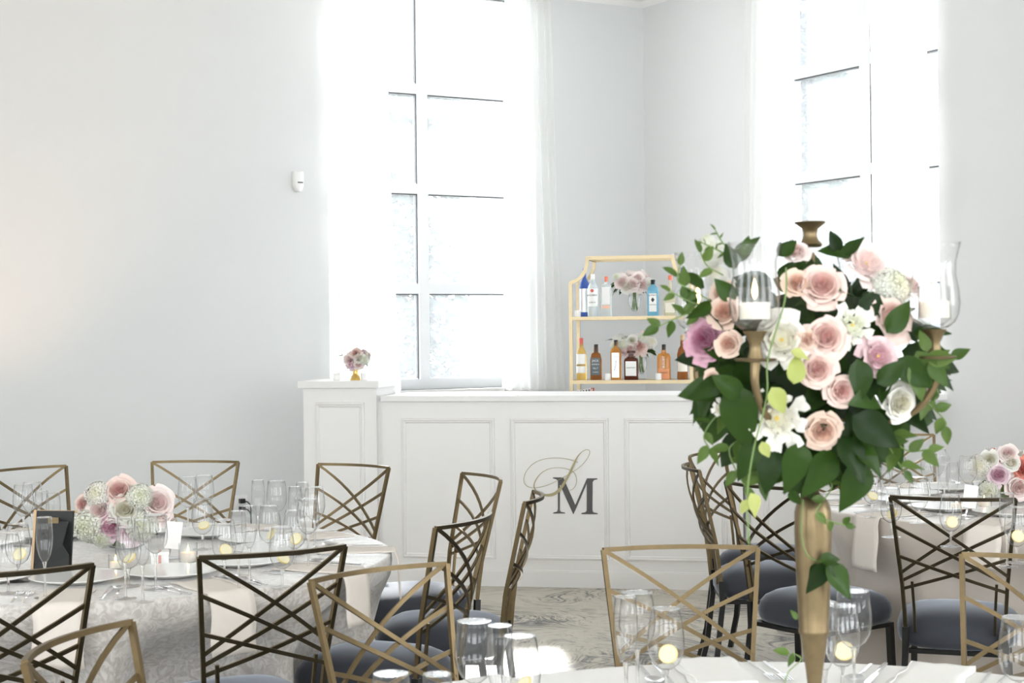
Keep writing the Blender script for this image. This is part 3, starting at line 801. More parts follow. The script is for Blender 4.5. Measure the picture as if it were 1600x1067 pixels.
def leaf_mesh(name, L, W, droop, m, tip=1.0):
    mb = MB()
    rows = 7; vs = []; fs = []
    for j in range(rows + 1):
        v = j / rows
        wd = W * (math.sin(PI * v ** .78)) ** .9 * (1 - .25 * v) if 0 < v < 1 else 0.0
        z = -droop * v * v * L
        for s in (-1, -.5, 0, .5, 1):
            vs.append((s * wd, v * L, z + abs(s) * wd * .28 + .02 * L * math.sin(v * 9 + s * 2) * abs(s)))
    for j in range(rows):
        for i in range(4):
            a = j*5+i; fs.append((a, a+1, a+6, a+5))
    mb.add(vs, fs)
    return mb.mesh(name, [m], recalc=False)
LEAF_BIG = [leaf_mesh('leaf', 1, .33, d, leaf_m) for d in (.12, .3, .5)]
LEAF_SM = [leaf_mesh('leaf', 1, .30, d, leaf2_m) for d in (.05, .25)]
LEAF_NAR = [leaf_mesh('leaf', 1, .18, d, leaf2_m) for d in (.1, .3)]
LEAF_LIME = [leaf_mesh('leaf', 1, .36, .3, lime_m)]
def orient(d, roll=0.0):
    """rotation taking local Z to d"""
    q = Vector(d).normalized().to_track_quat('Z', 'Y')
    return (q @ Quaternion((0, 0, 1), roll)).to_euler()
def put_leaf(parent, p, d, size, meshes, rnd, up=Vector((0, 0, 1))):
    """leaf whose length runs along d, face up along normal ~up"""
    d = Vector(d).normalized(); n = up - d * up.dot(d)
    if n.length < .05: n = Vector((0, -1, 0)) - d * -d.y
    n.normalize(); x = d.cross(n).normalized()
    M3 = Matrix((x, d, n)).transposed().to_quaternion() @ Quaternion((0, 1, 0), rnd.uniform(-.5, .5))
    return ob('leaf', rnd.choice(meshes), parent, p, M3.to_euler(), size)
def sprig(parent, pts, size, rnd, meshes, gap=.02, rad=.0012):
    cur_ = catmull(pts, 6)
    mb = MB(); mb.tube(cur_, rad, 5); st = mb.build('stem', stem_m, parent)
    acc = 0; side = 1
    for i in range(1, len(cur_)):
        seg = cur_[i] - cur_[i-1]; acc += seg.length
        if acc > gap or i == len(cur_) - 1:
            acc = 0; side = -side
            t = seg.normalized(); sd = t.cross(Vector((rnd.uniform(-.4,.4), -1, rnd.uniform(-.3,.3)))).normalized() * side
            dd = (t * .6 + sd + Vector((0, rnd.uniform(-.5, .3), 0))) if i < len(cur_) - 1 else t
            put_leaf(parent, cur_[i], dd, size * rnd.uniform(.7, 1.15), meshes, rnd, Vector((rnd.uniform(-.4,.4), -1, .6)))

def flower_part(parent, kind, colr, p, d, r, rnd):
    o = ob({'rose': 'rose', 'peony': 'peony', 'lisianthus': 'lisianthus', 'starry': 'star_flower', 'hydrangea': 'hydrangea', 'bud': 'flower_bud'}[kind], fmesh(kind, colr, rnd.randint(0, 2)), parent, p, orient(d, rnd.uniform(0, 6.28)), r)
    if kind in ('lisianthus', 'starry'):
        mb = MB(); mb.lathe([(0, .1), (.07, .12), (.08, .24), (0, .28)], 8); mb.build('stamen', yellow_m, o)
    return o

# ------------------------------------------------------------------ candelabrum with tall flowers (front table)
TZ = 0.76
CY = 2.45
cb = PY(1271, 900, CY); CX = cb.x
def cz(py, px=1271): return PY(px, py, CY).z
cd = thing('candelabrum', 'tall brass candelabrum vase standing on the front table', 'candelabrum', (CX, CY, TZ + .005))
pxm = CY / F
def rz(px_w, py): return (px_w / 2 * pxm, cz(py) - TZ - .005)
mb = MB()
prof = [(0, 0), (.062, 0), (.065, .004), (.062, .010), (.040, .018), (.018, .03), (.010, .05), rz(21, 1075), rz(27, 1045), rz(38, 1010), rz(43, 992), rz(48, 988), rz(48, 984), rz(46, 980), rz(50, 940), rz(55, 880), rz(58, 830), rz(57, 800), rz(50, 785), rz(40, 778), (.012, cz(772) - TZ - .005), (.008, cz(760) - TZ - .005), (0, cz(760) - TZ - .005)]
mb.lathe(prof, 32); mb.build('vase_body', brass_m, cd, auto=60)
mb = MB(); mb.lathe([(.008, cz(770) - TZ), (.007, cz(600) - TZ), (.012, cz(590) - TZ), (.007, cz(575) - TZ), (.007, cz(400) - TZ), (.0, cz(400) - TZ)], 14); mb.build('centre_stem', brass_m, cd)
def cuppr(zb):   # candle cup: waist, flared lip
    return [(0, zb), (.016, zb), (.019, zb + .004), (.013, zb + .010), (.010, zb + .018), (.012, zb + .028), (.0225, zb + .036), (.024, zb + .038), (.022, zb + .039), (.009, zb + .03), (0, zb + .028)]
mb = MB(); mb.lathe(cuppr(cz(386) - TZ - .005), 24); mb.build('candle_cup', brass_m, cd, auto=50)
ARMS = [(-.110, -.160), (.160, -.110), (-.160, .110), (.110, .160)]
ARMLAB = ['at the front left of the tall flowers', 'at the right of the tall flowers', 'at the back left of the tall flowers', 'hidden behind the tall flowers']
zd = cz(552) - TZ - .01
HURR = []
for k, (ax, ay) in enumerate(ARMS):
    q = [Vector((0, 0, zd - .06)), Vector((ax * .35, ay * .35, zd - .10)), Vector((ax * .8, ay * .8, zd - .085)), Vector((ax, ay, zd - .04)), Vector((ax, ay, zd - .004))]
    cc = catmull(q, 5)
    mb = MB(); mb.tube(cc, [.0045 + .004 * (i / len(cc)) ** 3 for i in range(len(cc))], 8); mb.build('arm', brass_m, cd)
    mb = MB(); mb.lathe([(0, zd - .005), (.028, zd - .003), (.031, zd), (.028, zd + .001), (0, zd)], 24); d_ = mb.build('drip_plate', brass_m, cd); d_.location = (ax, ay, 0)
    mb = MB(); mb.lathe([(0, zd), (.012, zd), (.009, zd + .01), (.008, zd + .02), (.014, zd + .034), (.018, zd + .04), (.009, zd + .04), (0, zd + .038)], 20); c_ = mb.build('candle_cup', brass_m, cd); c_.location = (ax, ay, 0)
    base = Vector((CX + ax, CY + ay, TZ + .005 + zd + .0405))
    h = thing('hurricane_glass', 'clear flared hurricane glass ' + ARMLAB[k], 'glass', base, 0, 'hurricane glasses on the candelabrum')
    O = [(.010, 0), (.020, .002), (.030, .010), (.0355, .022), (.0375, .038), (.0355, .058), (.0315, .080), (.0318, .098), (.0365, .118), (.0388, .126)]
    prof = [(0, 0)] + O + [(r - .0013, z + .0) for r, z in reversed(O[1:])] + [(0, .0035)]
    mb = MB(); mb.lathe(prof, 32); mb.build('glass_shade', stemglass_m, h, auto=None)
    c = thing('pillar_candle', 'lit cream candle in the hurricane glass ' + ARMLAB[k], 'candle', base + Vector((0, 0, .0042)), 0, 'candles in the hurricane glasses')
    mb = MB(); mb.lathe([(0, .012), (.0225, .012), (.0225, .036), (0, .0355)], 24); mb.build('wax', wax_m, c)
    mb = MB(); mb.lathe([(.012, 0), (.0235, .010), (.0238, .058), (.0228, .058), (.0226, .0115), (.011, .002), (0, .002)], 24); mb.build('glass_cup', bowlglass_m, c, auto=None)
    mb = MB(); mb.lathe([(.0006, .036), (.0006, .042), (0, .042)], 6); mb.build('wick', black_m, c)
    mb = MB(); mb.lathe([(0, .040), (.0035, .046), (.0042, .052), (.003, .060), (0, .070)], 12); mb.build('flame', flame_m, c)

fl = thing('flower_arrangement', 'large pink, peach and white rose arrangement with green leaves around the candelabrum', 'flowers', (CX, CY, TZ + .6))
FO = Vector((CX, CY, TZ + .6))
FC = PY(1272, 568, CY) - FO          # centre of the flower ball
rnd = random.Random(11)
mb = MB(); mb.lathe([(0, -.10), (.06, -.08), (.10, -.02), (.105, .04), (.07, .10), (0, .12)], 14)
o = mb.build('light_block_core', mat('dark_block_core', (.02, .035, .012), .9, noise=.3), fl); o.location = FC  # unseen dark foam ball added to block light inside the flowers
def fp(px, py, depth=None, rr=.165):
    """point on the front of the flower ball for a pixel"""
    q = PY(px, py, CY) - FO - FC
    a = 1 - (q.x / .195) ** 2 - (q.z / .185) ** 2
    y = -rr * math.sqrt(max(a, 0.0)) if depth is None else depth
    # re-project onto that depth so the flower stays on its sight line
    q = PY(px, py, CY + y) - FO
    return q
FL = [('rose','pink',1284,445,36),('rose','peach',1246,442,24),('lisianthus','blush',1355,408,40),('hydrangea','green_white',1396,446,30),
 ('lisianthus','pink',1397,494,34),('lisianthus','dusty',1374,556,30),('peony','mauve',1101,530,36),('rose','peach',1131,487,27),('rose','peach',1128,455,20),
 ('rose','peach',1138,537,21),('lisianthus','white',1221,530,40),('rose','pink',1290,526,33),('starry','green_white',1333,507,31),('rose','pink',1277,577,29),
 ('rose','pink',1316,611,25),('rose','white',1407,630,30),('starry','white',1213,655,44),('rose','peach',1285,674,29),('rose','peach',1262,530,17),
 ('rose','blush',1244,392,20),('hydrangea','green_white',1112,392,20),('hydrangea','white',1120,430,17),('bud','blush',1455,606,16),('rose','blush',1425,445,20),('starry','white',1125,640,14),
 ('bud','green_white',1209,665,10),('rose','peach',1112,592,14),('hydrangea','green_white',1105,375,12)]
FPOS = []
for kind, colr, px, py, r in FL:
    p = fp(px, py); n = (p - FC); n = n.normalized() * .75 + Vector((0, -.75, .05))
    sc_r = r * (CY + p.y) / F * 1.08
    FPOS.append((p, sc_r))
    flower_part(fl, kind, colr, p - n.normalized() * sc_r * .35, n, sc_r, rnd)
# broad leaves filling the ball
for i in range(215):
    z = 1 - 2 * (i + .5) / 215; a = i * 2.39996 + rnd.uniform(-.2, .2); rr = math.sqrt(1 - z * z)
    n = Vector((rr * math.cos(a), rr * math.sin(a), z))
    p = FC + Vector((n.x * .172, n.y * .14, n.z * .15 - .012)) * rnd.uniform(.62, 1.0)
    d = n * .75 + Vector((rnd.uniform(-.6, .6), rnd.uniform(-.6, .6), rnd.uniform(-.9, .35)))
    L_ = rnd.uniform(.045, .080); mid = p + d.normalized() * L_ * .5
    tip = p + d.normalized() * L_
    if any(((m_ - q).xz.length < r_ * .9 and m_.y < q.y + .035) for q, r_ in FPOS for m_ in (p, mid, tip)):
        p = p + Vector((0, .07, 0)); L_ *= .75
    put_leaf(fl, p, d, L_, LEAF_BIG, rnd, Vector((n.x * .4, -1, .5 + n.z * .3)))
# larger leaves where the photograph shows them: base pixel -> tip pixel
for x0, y0, x1, y1, s in ((1150,410,1175,372,1),(1215,400,1235,378,1),(1130,590,1092,620,1),(1150,600,1160,690,1),(1340,560,1350,620,1.1),(1370,600,1410,570,1),(1330,650,1400,690,1),(1310,680,1350,745,1.1),(1250,690,1240,760,1),(1300,700,1270,770,1),(1385,520,1420,480,.9),(1375,460,1340,500,1),(1180,690,1160,740,.9),(1210,700,1195,760,.9),(1350,720,1325,790,.9),(1400,560,1450,600,1),(1430,560,1470,545,.9),(1440,570,1490,590,.8),(1310,395,1300,365,.8),(1330,400,1290,385,.8),(1085,480,1075,455,.7),(1100,450,1070,425,.7),(1160,620,1120,590,1),(1330,690,1380,730,1)):
    a = fp(x0, y0); b = fp(x1, y1); a.y = min(a.y, -.06); b.y = a.y - .01
    a = PY(x0, y0, CY + a.y) - FO; b = PY(x1, y1, CY + a.y - .012) - FO
    put_leaf(fl, a, b - a, (b - a).length * 1.15, LEAF_BIG, rnd, Vector((rnd.uniform(-.3, .3), -1, .4)))
def spx(pts, y=-.06): return [PY(px, py, CY + y) - FO for px, py in pts]
for pts, sz, ms, g in (
    ([(1110,470),(1085,455),(1060,440),(1062,415)], .030, LEAF_SM, .018), ([(1110,500),(1080,490),(1050,500),(1030,510)], .032, LEAF_SM, .018),
    ([(1105,480),(1075,470),(1048,455)], .026, LEAF_SM, .016), ([(1130,430),(1105,415),(1095,395)], .026, LEAF_SM, .016),
    ([(1150,400),(1130,380),(1118,360)], .014, LEAF_NAR, .007), ([(1140,400),(1110,385),(1098,380)], .014, LEAF_NAR, .008),
    ([(1150,640),(1120,650),(1100,680),(1108,700)], .030, LEAF_SM, .017), ([(1170,680),(1140,700),(1150,735),(1165,760)], .030, LEAF_SM, .016),
    ([(1200,700),(1185,720),(1190,750)], .034, LEAF_SM, .016), ([(1230,700),(1225,740),(1235,765)], .034, LEAF_BIG, .016),
    ([(1420,600),(1450,630),(1475,655),(1478,665)], .030, LEAF_SM, .015), ([(1380,660),(1400,690),(1420,705),(1450,702)], .034, LEAF_SM, .016),
    ([(1370,670),(1390,700),(1405,725),(1412,735)], .034, LEAF_SM, .018), ([(1430,560),(1460,570),(1485,560)], .034, LEAF_SM, .016),
    ([(1440,580),(1465,610),(1460,625)], .030, LEAF_SM, .016), ([(1280,740),(1300,760),(1275,800),(1300,815),(1320,820)], .024, LEAF_SM, .02)):
    sprig(fl, spx(pts, -.07 if pts[0][0] < 1400 else -.05), sz, rnd, ms, g)
for x0, y0, x1, y1, s_ in ((1432,548,1462,600,1),(1445,560,1490,560,1),(1450,565,1478,600,1),(1425,565,1440,620,1),(1450,550,1440,520,.9),(1140,560,1105,545,1),(1150,470,1120,440,1),(1135,520,1120,480,1),(1150,420,1135,385,1),(1170,560,1150,610,1),(1180,600,1200,650,1),(1160,400,1172,372,1.1),(1225,402,1240,376,1.1),(1110,470,1085,500,.9),(1320,400,1345,372,.8)):
    y_ = -.125 if 1400 < x0 else -.09
    a, b = spx([(x0, y0), (x1, y1)], y_)
    put_leaf(fl, a, b - a, (b - a).length * 1.15, LEAF_SM if x0 > 1400 else LEAF_BIG, rnd, Vector((rnd.uniform(-.4, .4), -1, .4)))
# long trailing vines with lime buds
mb = MB(); mb.tube(catmull(spx([(1228,418),(1226,470),(1200,560),(1198,620),(1178,700),(1168,770),(1170,850)], -.19), 6), .0013, 5); mb.build('stem', stem_m, fl)
for x0, y0, x1, y1, m_ in ((1235,550,1262,555,LEAF_LIME),(1205,605,1225,640,LEAF_LIME),(1190,690,1200,712,LEAF_LIME),(1172,770,1185,802,LEAF_LIME),(1168,780,1160,800,LEAF_LIME),(1240,600,1248,560,LEAF_LIME)):
    a, b = spx([(x0, y0), (x1, y1)], -.192); put_leaf(fl, a, b - a, (b - a).length * 1.2, m_, rnd, Vector((.2, -1, .3)))
mb = MB(); mb.tube(catmull(spx([(1255,780),(1252,830),(1262,868),(1290,880)], -.034), 6), .0012, 5); mb.build('stem', stem_m, fl)
for x0, y0, x1, y1 in ((1290,880,1330,930),(1288,878,1265,925),(1280,875,1312,870),(1275,880,1268,900),(1292,880,1320,900)):
    a, b = spx([(x0, y0), (x1, y1)], -.045); put_leaf(fl, a, b - a, (b - a).length * 1.1, LEAF_BIG, rnd, Vector((.3, -1, .3)))
# sprig rising from the foot of the vase
mb = MB(); mb.tube(catmull(spx([(1225,1072),(1232,1050),(1252,1030),(1240,1010),(1240,1015)], -.04)[:3] + spx([(1238,1020)], -.04), 5), .001, 5); sp_ = mb.build('stem', stem_m, fl)
for x0, y0, x1, y1 in ((1234,1020,1212,1016),(1238,1020,1235,1040),(1246,968,1238,955)):
    a, b = spx([(x0, y0), (x1, y1)], -.045); put_leaf(fl, a, b - a, (b - a).length * 1.2, LEAF_SM, rnd, Vector((.3, -1, .3)))

def bouquet(name, label, base, items, Y, foliage, seed, fr=.9, tuck=.35, leafsize=.05):
    """items: (kind, colour, px, py, r px); leaves scattered about the centroid"""
    rnd = random.Random(seed)
    t = thing(name, label, 'flowers', base)
    P3 = []
    cx_ = sum(i[2] for i in items) / len(items); cy_ = sum(i[3] for i in items) / len(items)
    ext = max(abs(i[2] - cx_) + i[4] for i in items)
    C = PY(cx_, cy_, Y)
    for kind, colr, px, py, r in items:
        dx, dz = (px - cx_) / ext, (py - cy_) / ext
        y = -.8 * ext * Y / F * math.sqrt(max(0, 1 - dx * dx - dz * dz)) * .8
        p = PY(px, py, Y + y); n = (p - C); n = n.normalized() * .8 + Vector((0, -1.3, .2))
        rr = r * Y / F * 1.1
        flower_part(t, kind, colr, p - base - n.normalized() * rr * tuck, n, rr, rnd)
    er = ext * Y / F
    # far side of the bunch
    for k in range(5):
        a = PI * (k + .5) / 5; n = Vector((math.cos(a), math.sin(a), .35)); kk = items[k % len(items)]
        flower_part(t, kk[0], kk[1], C - base + n * er * .55, n, kk[4] * Y / F, rnd)
    for k in range(foliage):
        a = rnd.uniform(0, 2 * PI); n = Vector((math.cos(a), math.sin(a), rnd.uniform(-.5, .4)))
        if n.y < -.25: n.y = -.25; n.z = -.35 if leafsize > .06 else -.1
        p = C - base + n * er * rnd.uniform(.45, .75)
        put_leaf(t, p, n + Vector((0, 0, rnd.uniform(-.3, .3))), leafsize * rnd.uniform(.7, 1.2), LEAF_BIG + LEAF_SM, rnd)
    return t, C, er

# ------------------------------------------------------------------ chairs
def surf(s, t):
    return Vector((s * (.168 + .030 * t), -(.222 + .068 * t) - .045 * (1 - s * s) * (.55 + .45 * t), .60 + .30 * t))
def snorm(s): return Vector((.45 * -s, 1, 0.1)).normalized()
def make_chair():
    root = thing('dining_chair', 'chair', 'chair')
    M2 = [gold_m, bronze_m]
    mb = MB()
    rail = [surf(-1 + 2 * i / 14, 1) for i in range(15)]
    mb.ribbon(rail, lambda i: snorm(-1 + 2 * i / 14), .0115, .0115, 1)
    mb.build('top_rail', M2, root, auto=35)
    for s in (-1, 1):
        pts = [Vector((s * .160, -.205, .455)), Vector((s * .163, -.212, .52))] + [surf(s, t / 4) for t in range(5)]
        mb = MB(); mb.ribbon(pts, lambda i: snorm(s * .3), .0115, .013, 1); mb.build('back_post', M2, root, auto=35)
        q = surf(s * .80, .045)
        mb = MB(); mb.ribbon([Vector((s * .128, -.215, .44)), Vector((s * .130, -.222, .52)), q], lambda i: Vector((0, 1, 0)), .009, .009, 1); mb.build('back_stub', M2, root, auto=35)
    for s in (1, -1):
        for ta, tb in ((1.0, .13), (.67, .04), (.33, -.05)):
            pts = []
            for i in range(11):
                k = i / 10
                pts.append(surf(s * (1 - 2 * k), ta + (tb - ta) * k) + Vector((0, .0035 * s, 0)))
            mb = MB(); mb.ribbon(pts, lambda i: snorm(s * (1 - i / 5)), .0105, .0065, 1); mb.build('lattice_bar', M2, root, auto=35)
    # bottom corners reach slightly below the lattice fan
    mb = MB()
    def ring(k, z):
        pts = []
        for i in range(28):
            a = 2 * PI * i / 28; c, s_ = math.cos(a), math.sin(a)
            e = .62
            x = math.copysign(abs(c) ** e, c); y = math.copysign(abs(s_) ** e, s_)
            pts.append(((.200 + .012 * y) * x * k, .008 + .215 * y * k, z))
        return pts
    rings = [ring(.88, .380), ring(.97, .386), ring(1.02, .405), ring(1.03, .430), ring(1.0, .455), ring(.92, .476), ring(.78, .491), ring(.55, .501), ring(.28, .506)]
    vs = [p for r_ in rings for p in r_]; fs = []
    for j in range(len(rings) - 1):
        for i in range(28): fs.append((j*28+i, j*28+(i+1) % 28, (j+1)*28+(i+1) % 28, (j+1)*28+i))
    fs.append(tuple((len(rings)-1)*28 + i for i in range(28))); fs.append(tuple(range(27, -1, -1)))
    mb.add(vs, fs); mb.build('seat_cushion', velvet_m, root, auto=None)
    mb = MB()
    for a, b in (((-.172, -.195, .365), (.172, -.175, .380)), ((-.172, .175, .365), (.172, .195, .380)), ((-.172, -.175, .365), (-.152, .175, .380)), ((.152, -.175, .365), (.172, .175, .380))): mb.box(a, b)
    mb.build('seat_frame', black_m, root, smooth=False)
    for s in (-1, 1):
        mb = MB(); mb.ribbon([Vector((s * .160, -.205, .456)), Vector((s * .162, -.20, .36)), Vector((s * .172, -.225, .15)), Vector((s * .185, -.262, .0))], lambda i: Vector((0, 1, 0)), .021, .021); mb.build('leg', black_m, root, auto=35)
        mb = MB(); mb.ribbon([Vector((s * .160, .185, .379)), Vector((s * .165, .19, .2)), Vector((s * .170, .195, .0))], lambda i: Vector((0, 1, 0)), .022, .022); mb.build('leg', black_m, root, auto=35)
    return root
T_L = Vector((-1.315, 5.08, 0)); T_R = Vector((2.12, 6.40, 0)); T_F = Vector((.47, 2.44, 0))
TR = .915
chair0 = make_chair(); used = False
SEATS = []
def place_chair(c0, c1, target, label, group, w=.396):
    """c0, c1: photo pixels of the two top corners of the back (image left, right)"""
    global used
    a = PZ(c0[0], c0[1], .90); b = PZ(c1[0], c1[1], .90)
    mid = (a + b) / 2; d = (b - a).normalized()
    n = Vector((-d.y, d.x, 0))
    if n.dot(target - mid) < 0: n = -n
    org = mid + n * .29; org.z = 0
    o = chair0 if not used else copy_tree(chair0)
    used = True
    o.location = org; o.rotation_euler = (0, 0, math.atan2(n.y, n.x) - PI / 2)
    o['label'] = label; o['group'] = group
    SEATS.append((org, n, Vector((n.y, -n.x, 0))))
GL, GR, GF = 'chairs around the left table', 'chairs around the right table', 'chairs around the front table'
for c in (
 ((-32, 739), (112, 727), T_L, 'gold lattice-back chair behind the left table, cut by the photo edge', GL),
 ((234, 722), (376, 722), T_L, 'gold lattice-back chair behind the left table, before the wall outlet', GL),
 ((494, 725), (611, 731), T_L, 'gold lattice-back chair behind the left table, before the white pillar', GL),
 ((721, 739), (784, 752), T_L, 'gold lattice-back chair nearest the bar on the right side of the left table', GL),
 ((677, 826), (769, 801), T_L, 'gold lattice-back chair with dipping top rail, seat against the left table cloth', GL),
 ((819, 787), (834, 767), T_L, 'gold lattice-back chair seen edge-on below the bar monogram', GL),
 ((312, 871), (538, 853), T_L, 'dark bronze lattice-back chair in full rear view before the grey damask cloth', GL),
 ((-112, 903), (136, 883), T_L, 'dark bronze lattice-back chair cut by the left photo edge, before the left table', GL),
 ((36, 1037), (207, 971), T_F, 'pale gold chair top at the bottom left corner, nearest of all to the camera', GF),
 ((487, 909), (696, 881), T_F, 'pale gold lattice-back chair between the left table and the front table glasses', GF),
 ((948, 859), (1179, 856), T_F, 'warm gold lattice-back chair in front of the bar, behind the front table centre', GF),
 ((1519, 867), (1745, 884), T_F, 'gold lattice-back chair cut by the right photo edge, at the front table', GF),
 ((1076, 723), (1094, 737), T_R, 'gold lattice-back chair seen edge-on at the left of the right table', GR),
 ((1082, 714), (1127, 706), T_R, 'gold lattice-back chair beside the bar end, farthest on the left of the right table', GR),
 ((1140, 753), (1247, 764), T_R, 'gold lattice-back chair partly behind the brass candelabrum', GR),
 ((1396, 776), (1582, 780), T_R, 'dark bronze lattice-back chair in full rear view before the beige cloth', GR),
 ((1345, 682), (1464, 679), T_R, 'gold lattice-back chair behind the right table, beside the hanging leaf tips', GR),
 ((1594, 678), (1712, 686), T_R, 'gold lattice-back chair behind the right table at the right photo edge', GR),
 ((1232, 692), (1336, 686), T_R, 'gold lattice-back chair behind the right table, mostly hidden by the tall flowers', GR),
): place_chair(*c)

# ------------------------------------------------------------------ tables and cloths
def in_seat(p):
    for org, n, s in SEATS:
        q = p - org
        if abs(q.dot(n)) < .245 and abs(q.dot(s)) < .235: return True
    return False
def table(label, clabel, c, m, folds, amp, seed):
    rnd = random.Random(seed)
    t = thing('round_table', label, 'table', c)
    mb = MB(); mb.lathe([(0, TZ - .035), (TR - .005, TZ - .035), (TR - .003, TZ - .03), (TR - .003, TZ - .014), (0, TZ - .014)], 64); mb.build('tabletop', oak_m, t)
    for k in range(4):
        a = PI / 4 + k * PI / 2
        mb = MB(); mb.tube([(.28 * math.cos(a), .28 * math.sin(a), 0), (.25 * math.cos(a), .25 * math.sin(a), TZ - .035)], .016, 8); mb.build('leg', black_m, t)
    ph = [rnd.uniform(0, 6.28) for _ in range(5)]
    N = 260
    levels = [TZ - .004, TZ - .012, TZ - .03, TZ - .08, TZ - .15, .52, .44, .36, .28, .18, .09, .012]
    vs = [(0, 0, TZ)]; fs = []
    radii = [.2, .5, .75, TR - .03, TR - .006, TR + .001]
    for r in radii:
        for i in range(N):
            a = 2 * PI * i / N; vs.append((r * math.cos(a), r * math.sin(a), TZ if r < TR else TZ - .0015))
    def rad_of(a, k):
        w_ = math.sin(folds * a + ph[0] + .9 * math.sin(3 * a + ph[1])) + .45 * math.sin((folds + 5) * a + ph[2])
        return TR + .006 + .035 * k + amp * (k ** .8) * w_
    pull = []
    for i in range(N):
        a = 2 * PI * i / N; r = rad_of(a, .45); r0 = r
        while in_seat(Vector((r * math.cos(a), r * math.sin(a), 0)) + c) and r > .45: r -= .012
        pull.append(r0 - r)
    mx_ = [max(pull[(i + d) % N] for d in range(-2, 3)) for i in range(N)]
    sm = [sum(mx_[(i + d) % N] for d in range(-3, 4)) / 7 for i in range(N)]
    for z in levels:
        k = (TZ - z) / TZ
        f = max(0, min(1, (TZ - .04 - z) / .20)); f = f * f * (3 - 2 * f)
        for i in range(N):
            a = 2 * PI * i / N; r = rad_of(a, k) - max(sm[i], pull[i]) * f
            vs.append((r * math.cos(a), r * math.sin(a), z))
    L_ = len(radii) + len(levels)
    for i in range(N): fs.append((0, 1 + i, 1 + (i + 1) % N))
    for j in range(L_ - 1):
        for i in range(N):
            fs.append((1 + j*N + i, 1 + (j+1)*N + i, 1 + (j+1)*N + (i+1) % N, 1 + j*N + (i+1) % N))
    mb = MB(); mb.add(vs, fs)
    o = mb.build('tablecloth', m, None, recalc=True, auto=None); o.location = c
    tag(o, clabel, 'tablecloth')
table('round banquet table on the left under a patterned grey cloth', 'grey beige damask cloth on the left table', T_L, damask_m, 15, .024, 1)
table('round banquet table on the right under a plain beige cloth', 'plain beige satin cloth with hanging folds on the right table', T_R, satin_m, 17, .045, 2)
table('round banquet table in front, only its far rim visible', 'white cloth on the front table at the bottom edge', T_F, linen_m, 14, .016, 3)

# ------------------------------------------------------------------ tableware prototypes
def gl_prof(outer, th=.0011):
    o = [(0, 0)] if False else []
    o += outer
    inner = [(max(0, r - th), z + (th if i == 0 else 0)) for i, (r, z) in enumerate(outer)]
    return o + list(reversed(inner))
def make_glass(kind):
    t = thing({'wine': 'wine_glass', 'flute': 'champagne_flute', 'goblet': 'water_goblet'}[kind], 'x', 'glass')
    if kind == 'wine':
        H = .205; O = [(.0, .098), (.010, .100), (.022, .110), (.031, .125), (.0345, .142), (.034, .160), (.0315, .182), (.029, H)]; zs = .098; rf = .034
    elif kind == 'flute':
        H = .215; O = [(.0, .095), (.008, .098), (.015, .112), (.0205, .135), (.0225, .158), (.0215, .185), (.0195, H)]; zs = .095; rf = .029
    else:
        H = .165; O = [(.0, .048), (.012, .050), (.025, .060), (.033, .078), (.0355, .098), (.0345, .120), (.0305, .145), (.0275, H)]; zs = .048; rf = .033
    mb = MB(); mb.lathe(gl_prof(O), 28); mb.build('bowl', stemglass_m, t, auto=None)
    mb = MB(); mb.lathe([(0, .0045), (.0042, .0045), (.0034, .012), (.0032, zs * .55), (.0036, zs - .012), (.0065, zs + .001), (0, zs + .001)], 14); mb.build('stem', solidglass_m, t)
    mb = MB(); mb.lathe([(0, 0), (rf, 0), (rf, .0012), (rf * .4, .0028), (.005, .0052), (0, .0052)], 28); mb.build('foot', solidglass_m, t)
    mb = MB()
    rr, zz = O[-1]
    mb.lathe([(rr - .0014, zz - .0005), (rr + .0002, zz - .0005), (rr + .0002, zz + .0006), (rr - .0014, zz + .0006), (rr - .0014, zz - .0005)], 28); mb.build('rim', solidglass_m, t)
    return t
G0 = {k: [make_glass(k), False] for k in ('wine', 'flute', 'goblet')}
GH = {'wine': .205, 'flute': .215, 'goblet': .165}
def make_lemon():
    t = thing('lemon_slice', 'x', 'lemon slice')
    mb = MB(); mb.lathe([(0, -.0022), (.0172, -.0022), (.0172, .0022), (0, .0022)], 22); mb.build('flesh', lemon_m, t)
    mb = MB(); mb.lathe([(.0170, -.0024), (.0188, -.0018), (.0188, .0018), (.0170, .0024), (.0170, -.0024)], 22); mb.build('rind', rind_m, t)
    return t
L0 = [make_lemon(), False]
def proto(box):
    if not box[1]:
        box[1] = True; return box[0]
    return copy_tree(box[0])
GPOS = []
def glass(kind, px, py, where, lemon=False, group='glasses'):
    z = TZ + .0015
    p = PZ(px, py, z + GH[kind])
    d = Vector((p.x, p.y, 0)).normalized()
    for _ in range(60):
        if all((p.x - q.x) ** 2 + (p.y - q.y) ** 2 > .0745 ** 2 for q in GPOS): break
        p += d * .008
    GPOS.append(p)
    tc_ = min((T_L, T_R, T_F), key=lambda t: (t.x - p.x) ** 2 + (t.y - p.y) ** 2)
    if math.hypot(tc_.x - p.x, tc_.y - p.y) > TR - .04: print('OFF TABLE', kind, px, py, round(math.hypot(tc_.x - p.x, tc_.y - p.y), 2))
    o = proto(G0[kind]); o.location = (p.x, p.y, z)
    nm = {'wine': 'stemmed wine glass', 'flute': 'slim champagne flute', 'goblet': 'water goblet'}[kind]
    o['label'] = ('' if lemon else 'clear ') + nm + (' with lemon slice ' if lemon else ' ') + where
    o['group'] = group
    if lemon:
        l = proto(L0); l.location = (p.x + .004, p.y, z + .078)
        l.rotation_euler = (R(random.uniform(35, 80)), R(random.uniform(-40, 40)), R(random.uniform(-45, 45)))
        l['label'] = 'yellow lemon slice in the goblet ' + where
        l['group'] = group.replace('glasses', 'lemon slices')
gl_, gr_, gf_ = 'glasses on the left table', 'glasses on the right table', 'glasses on the front table'
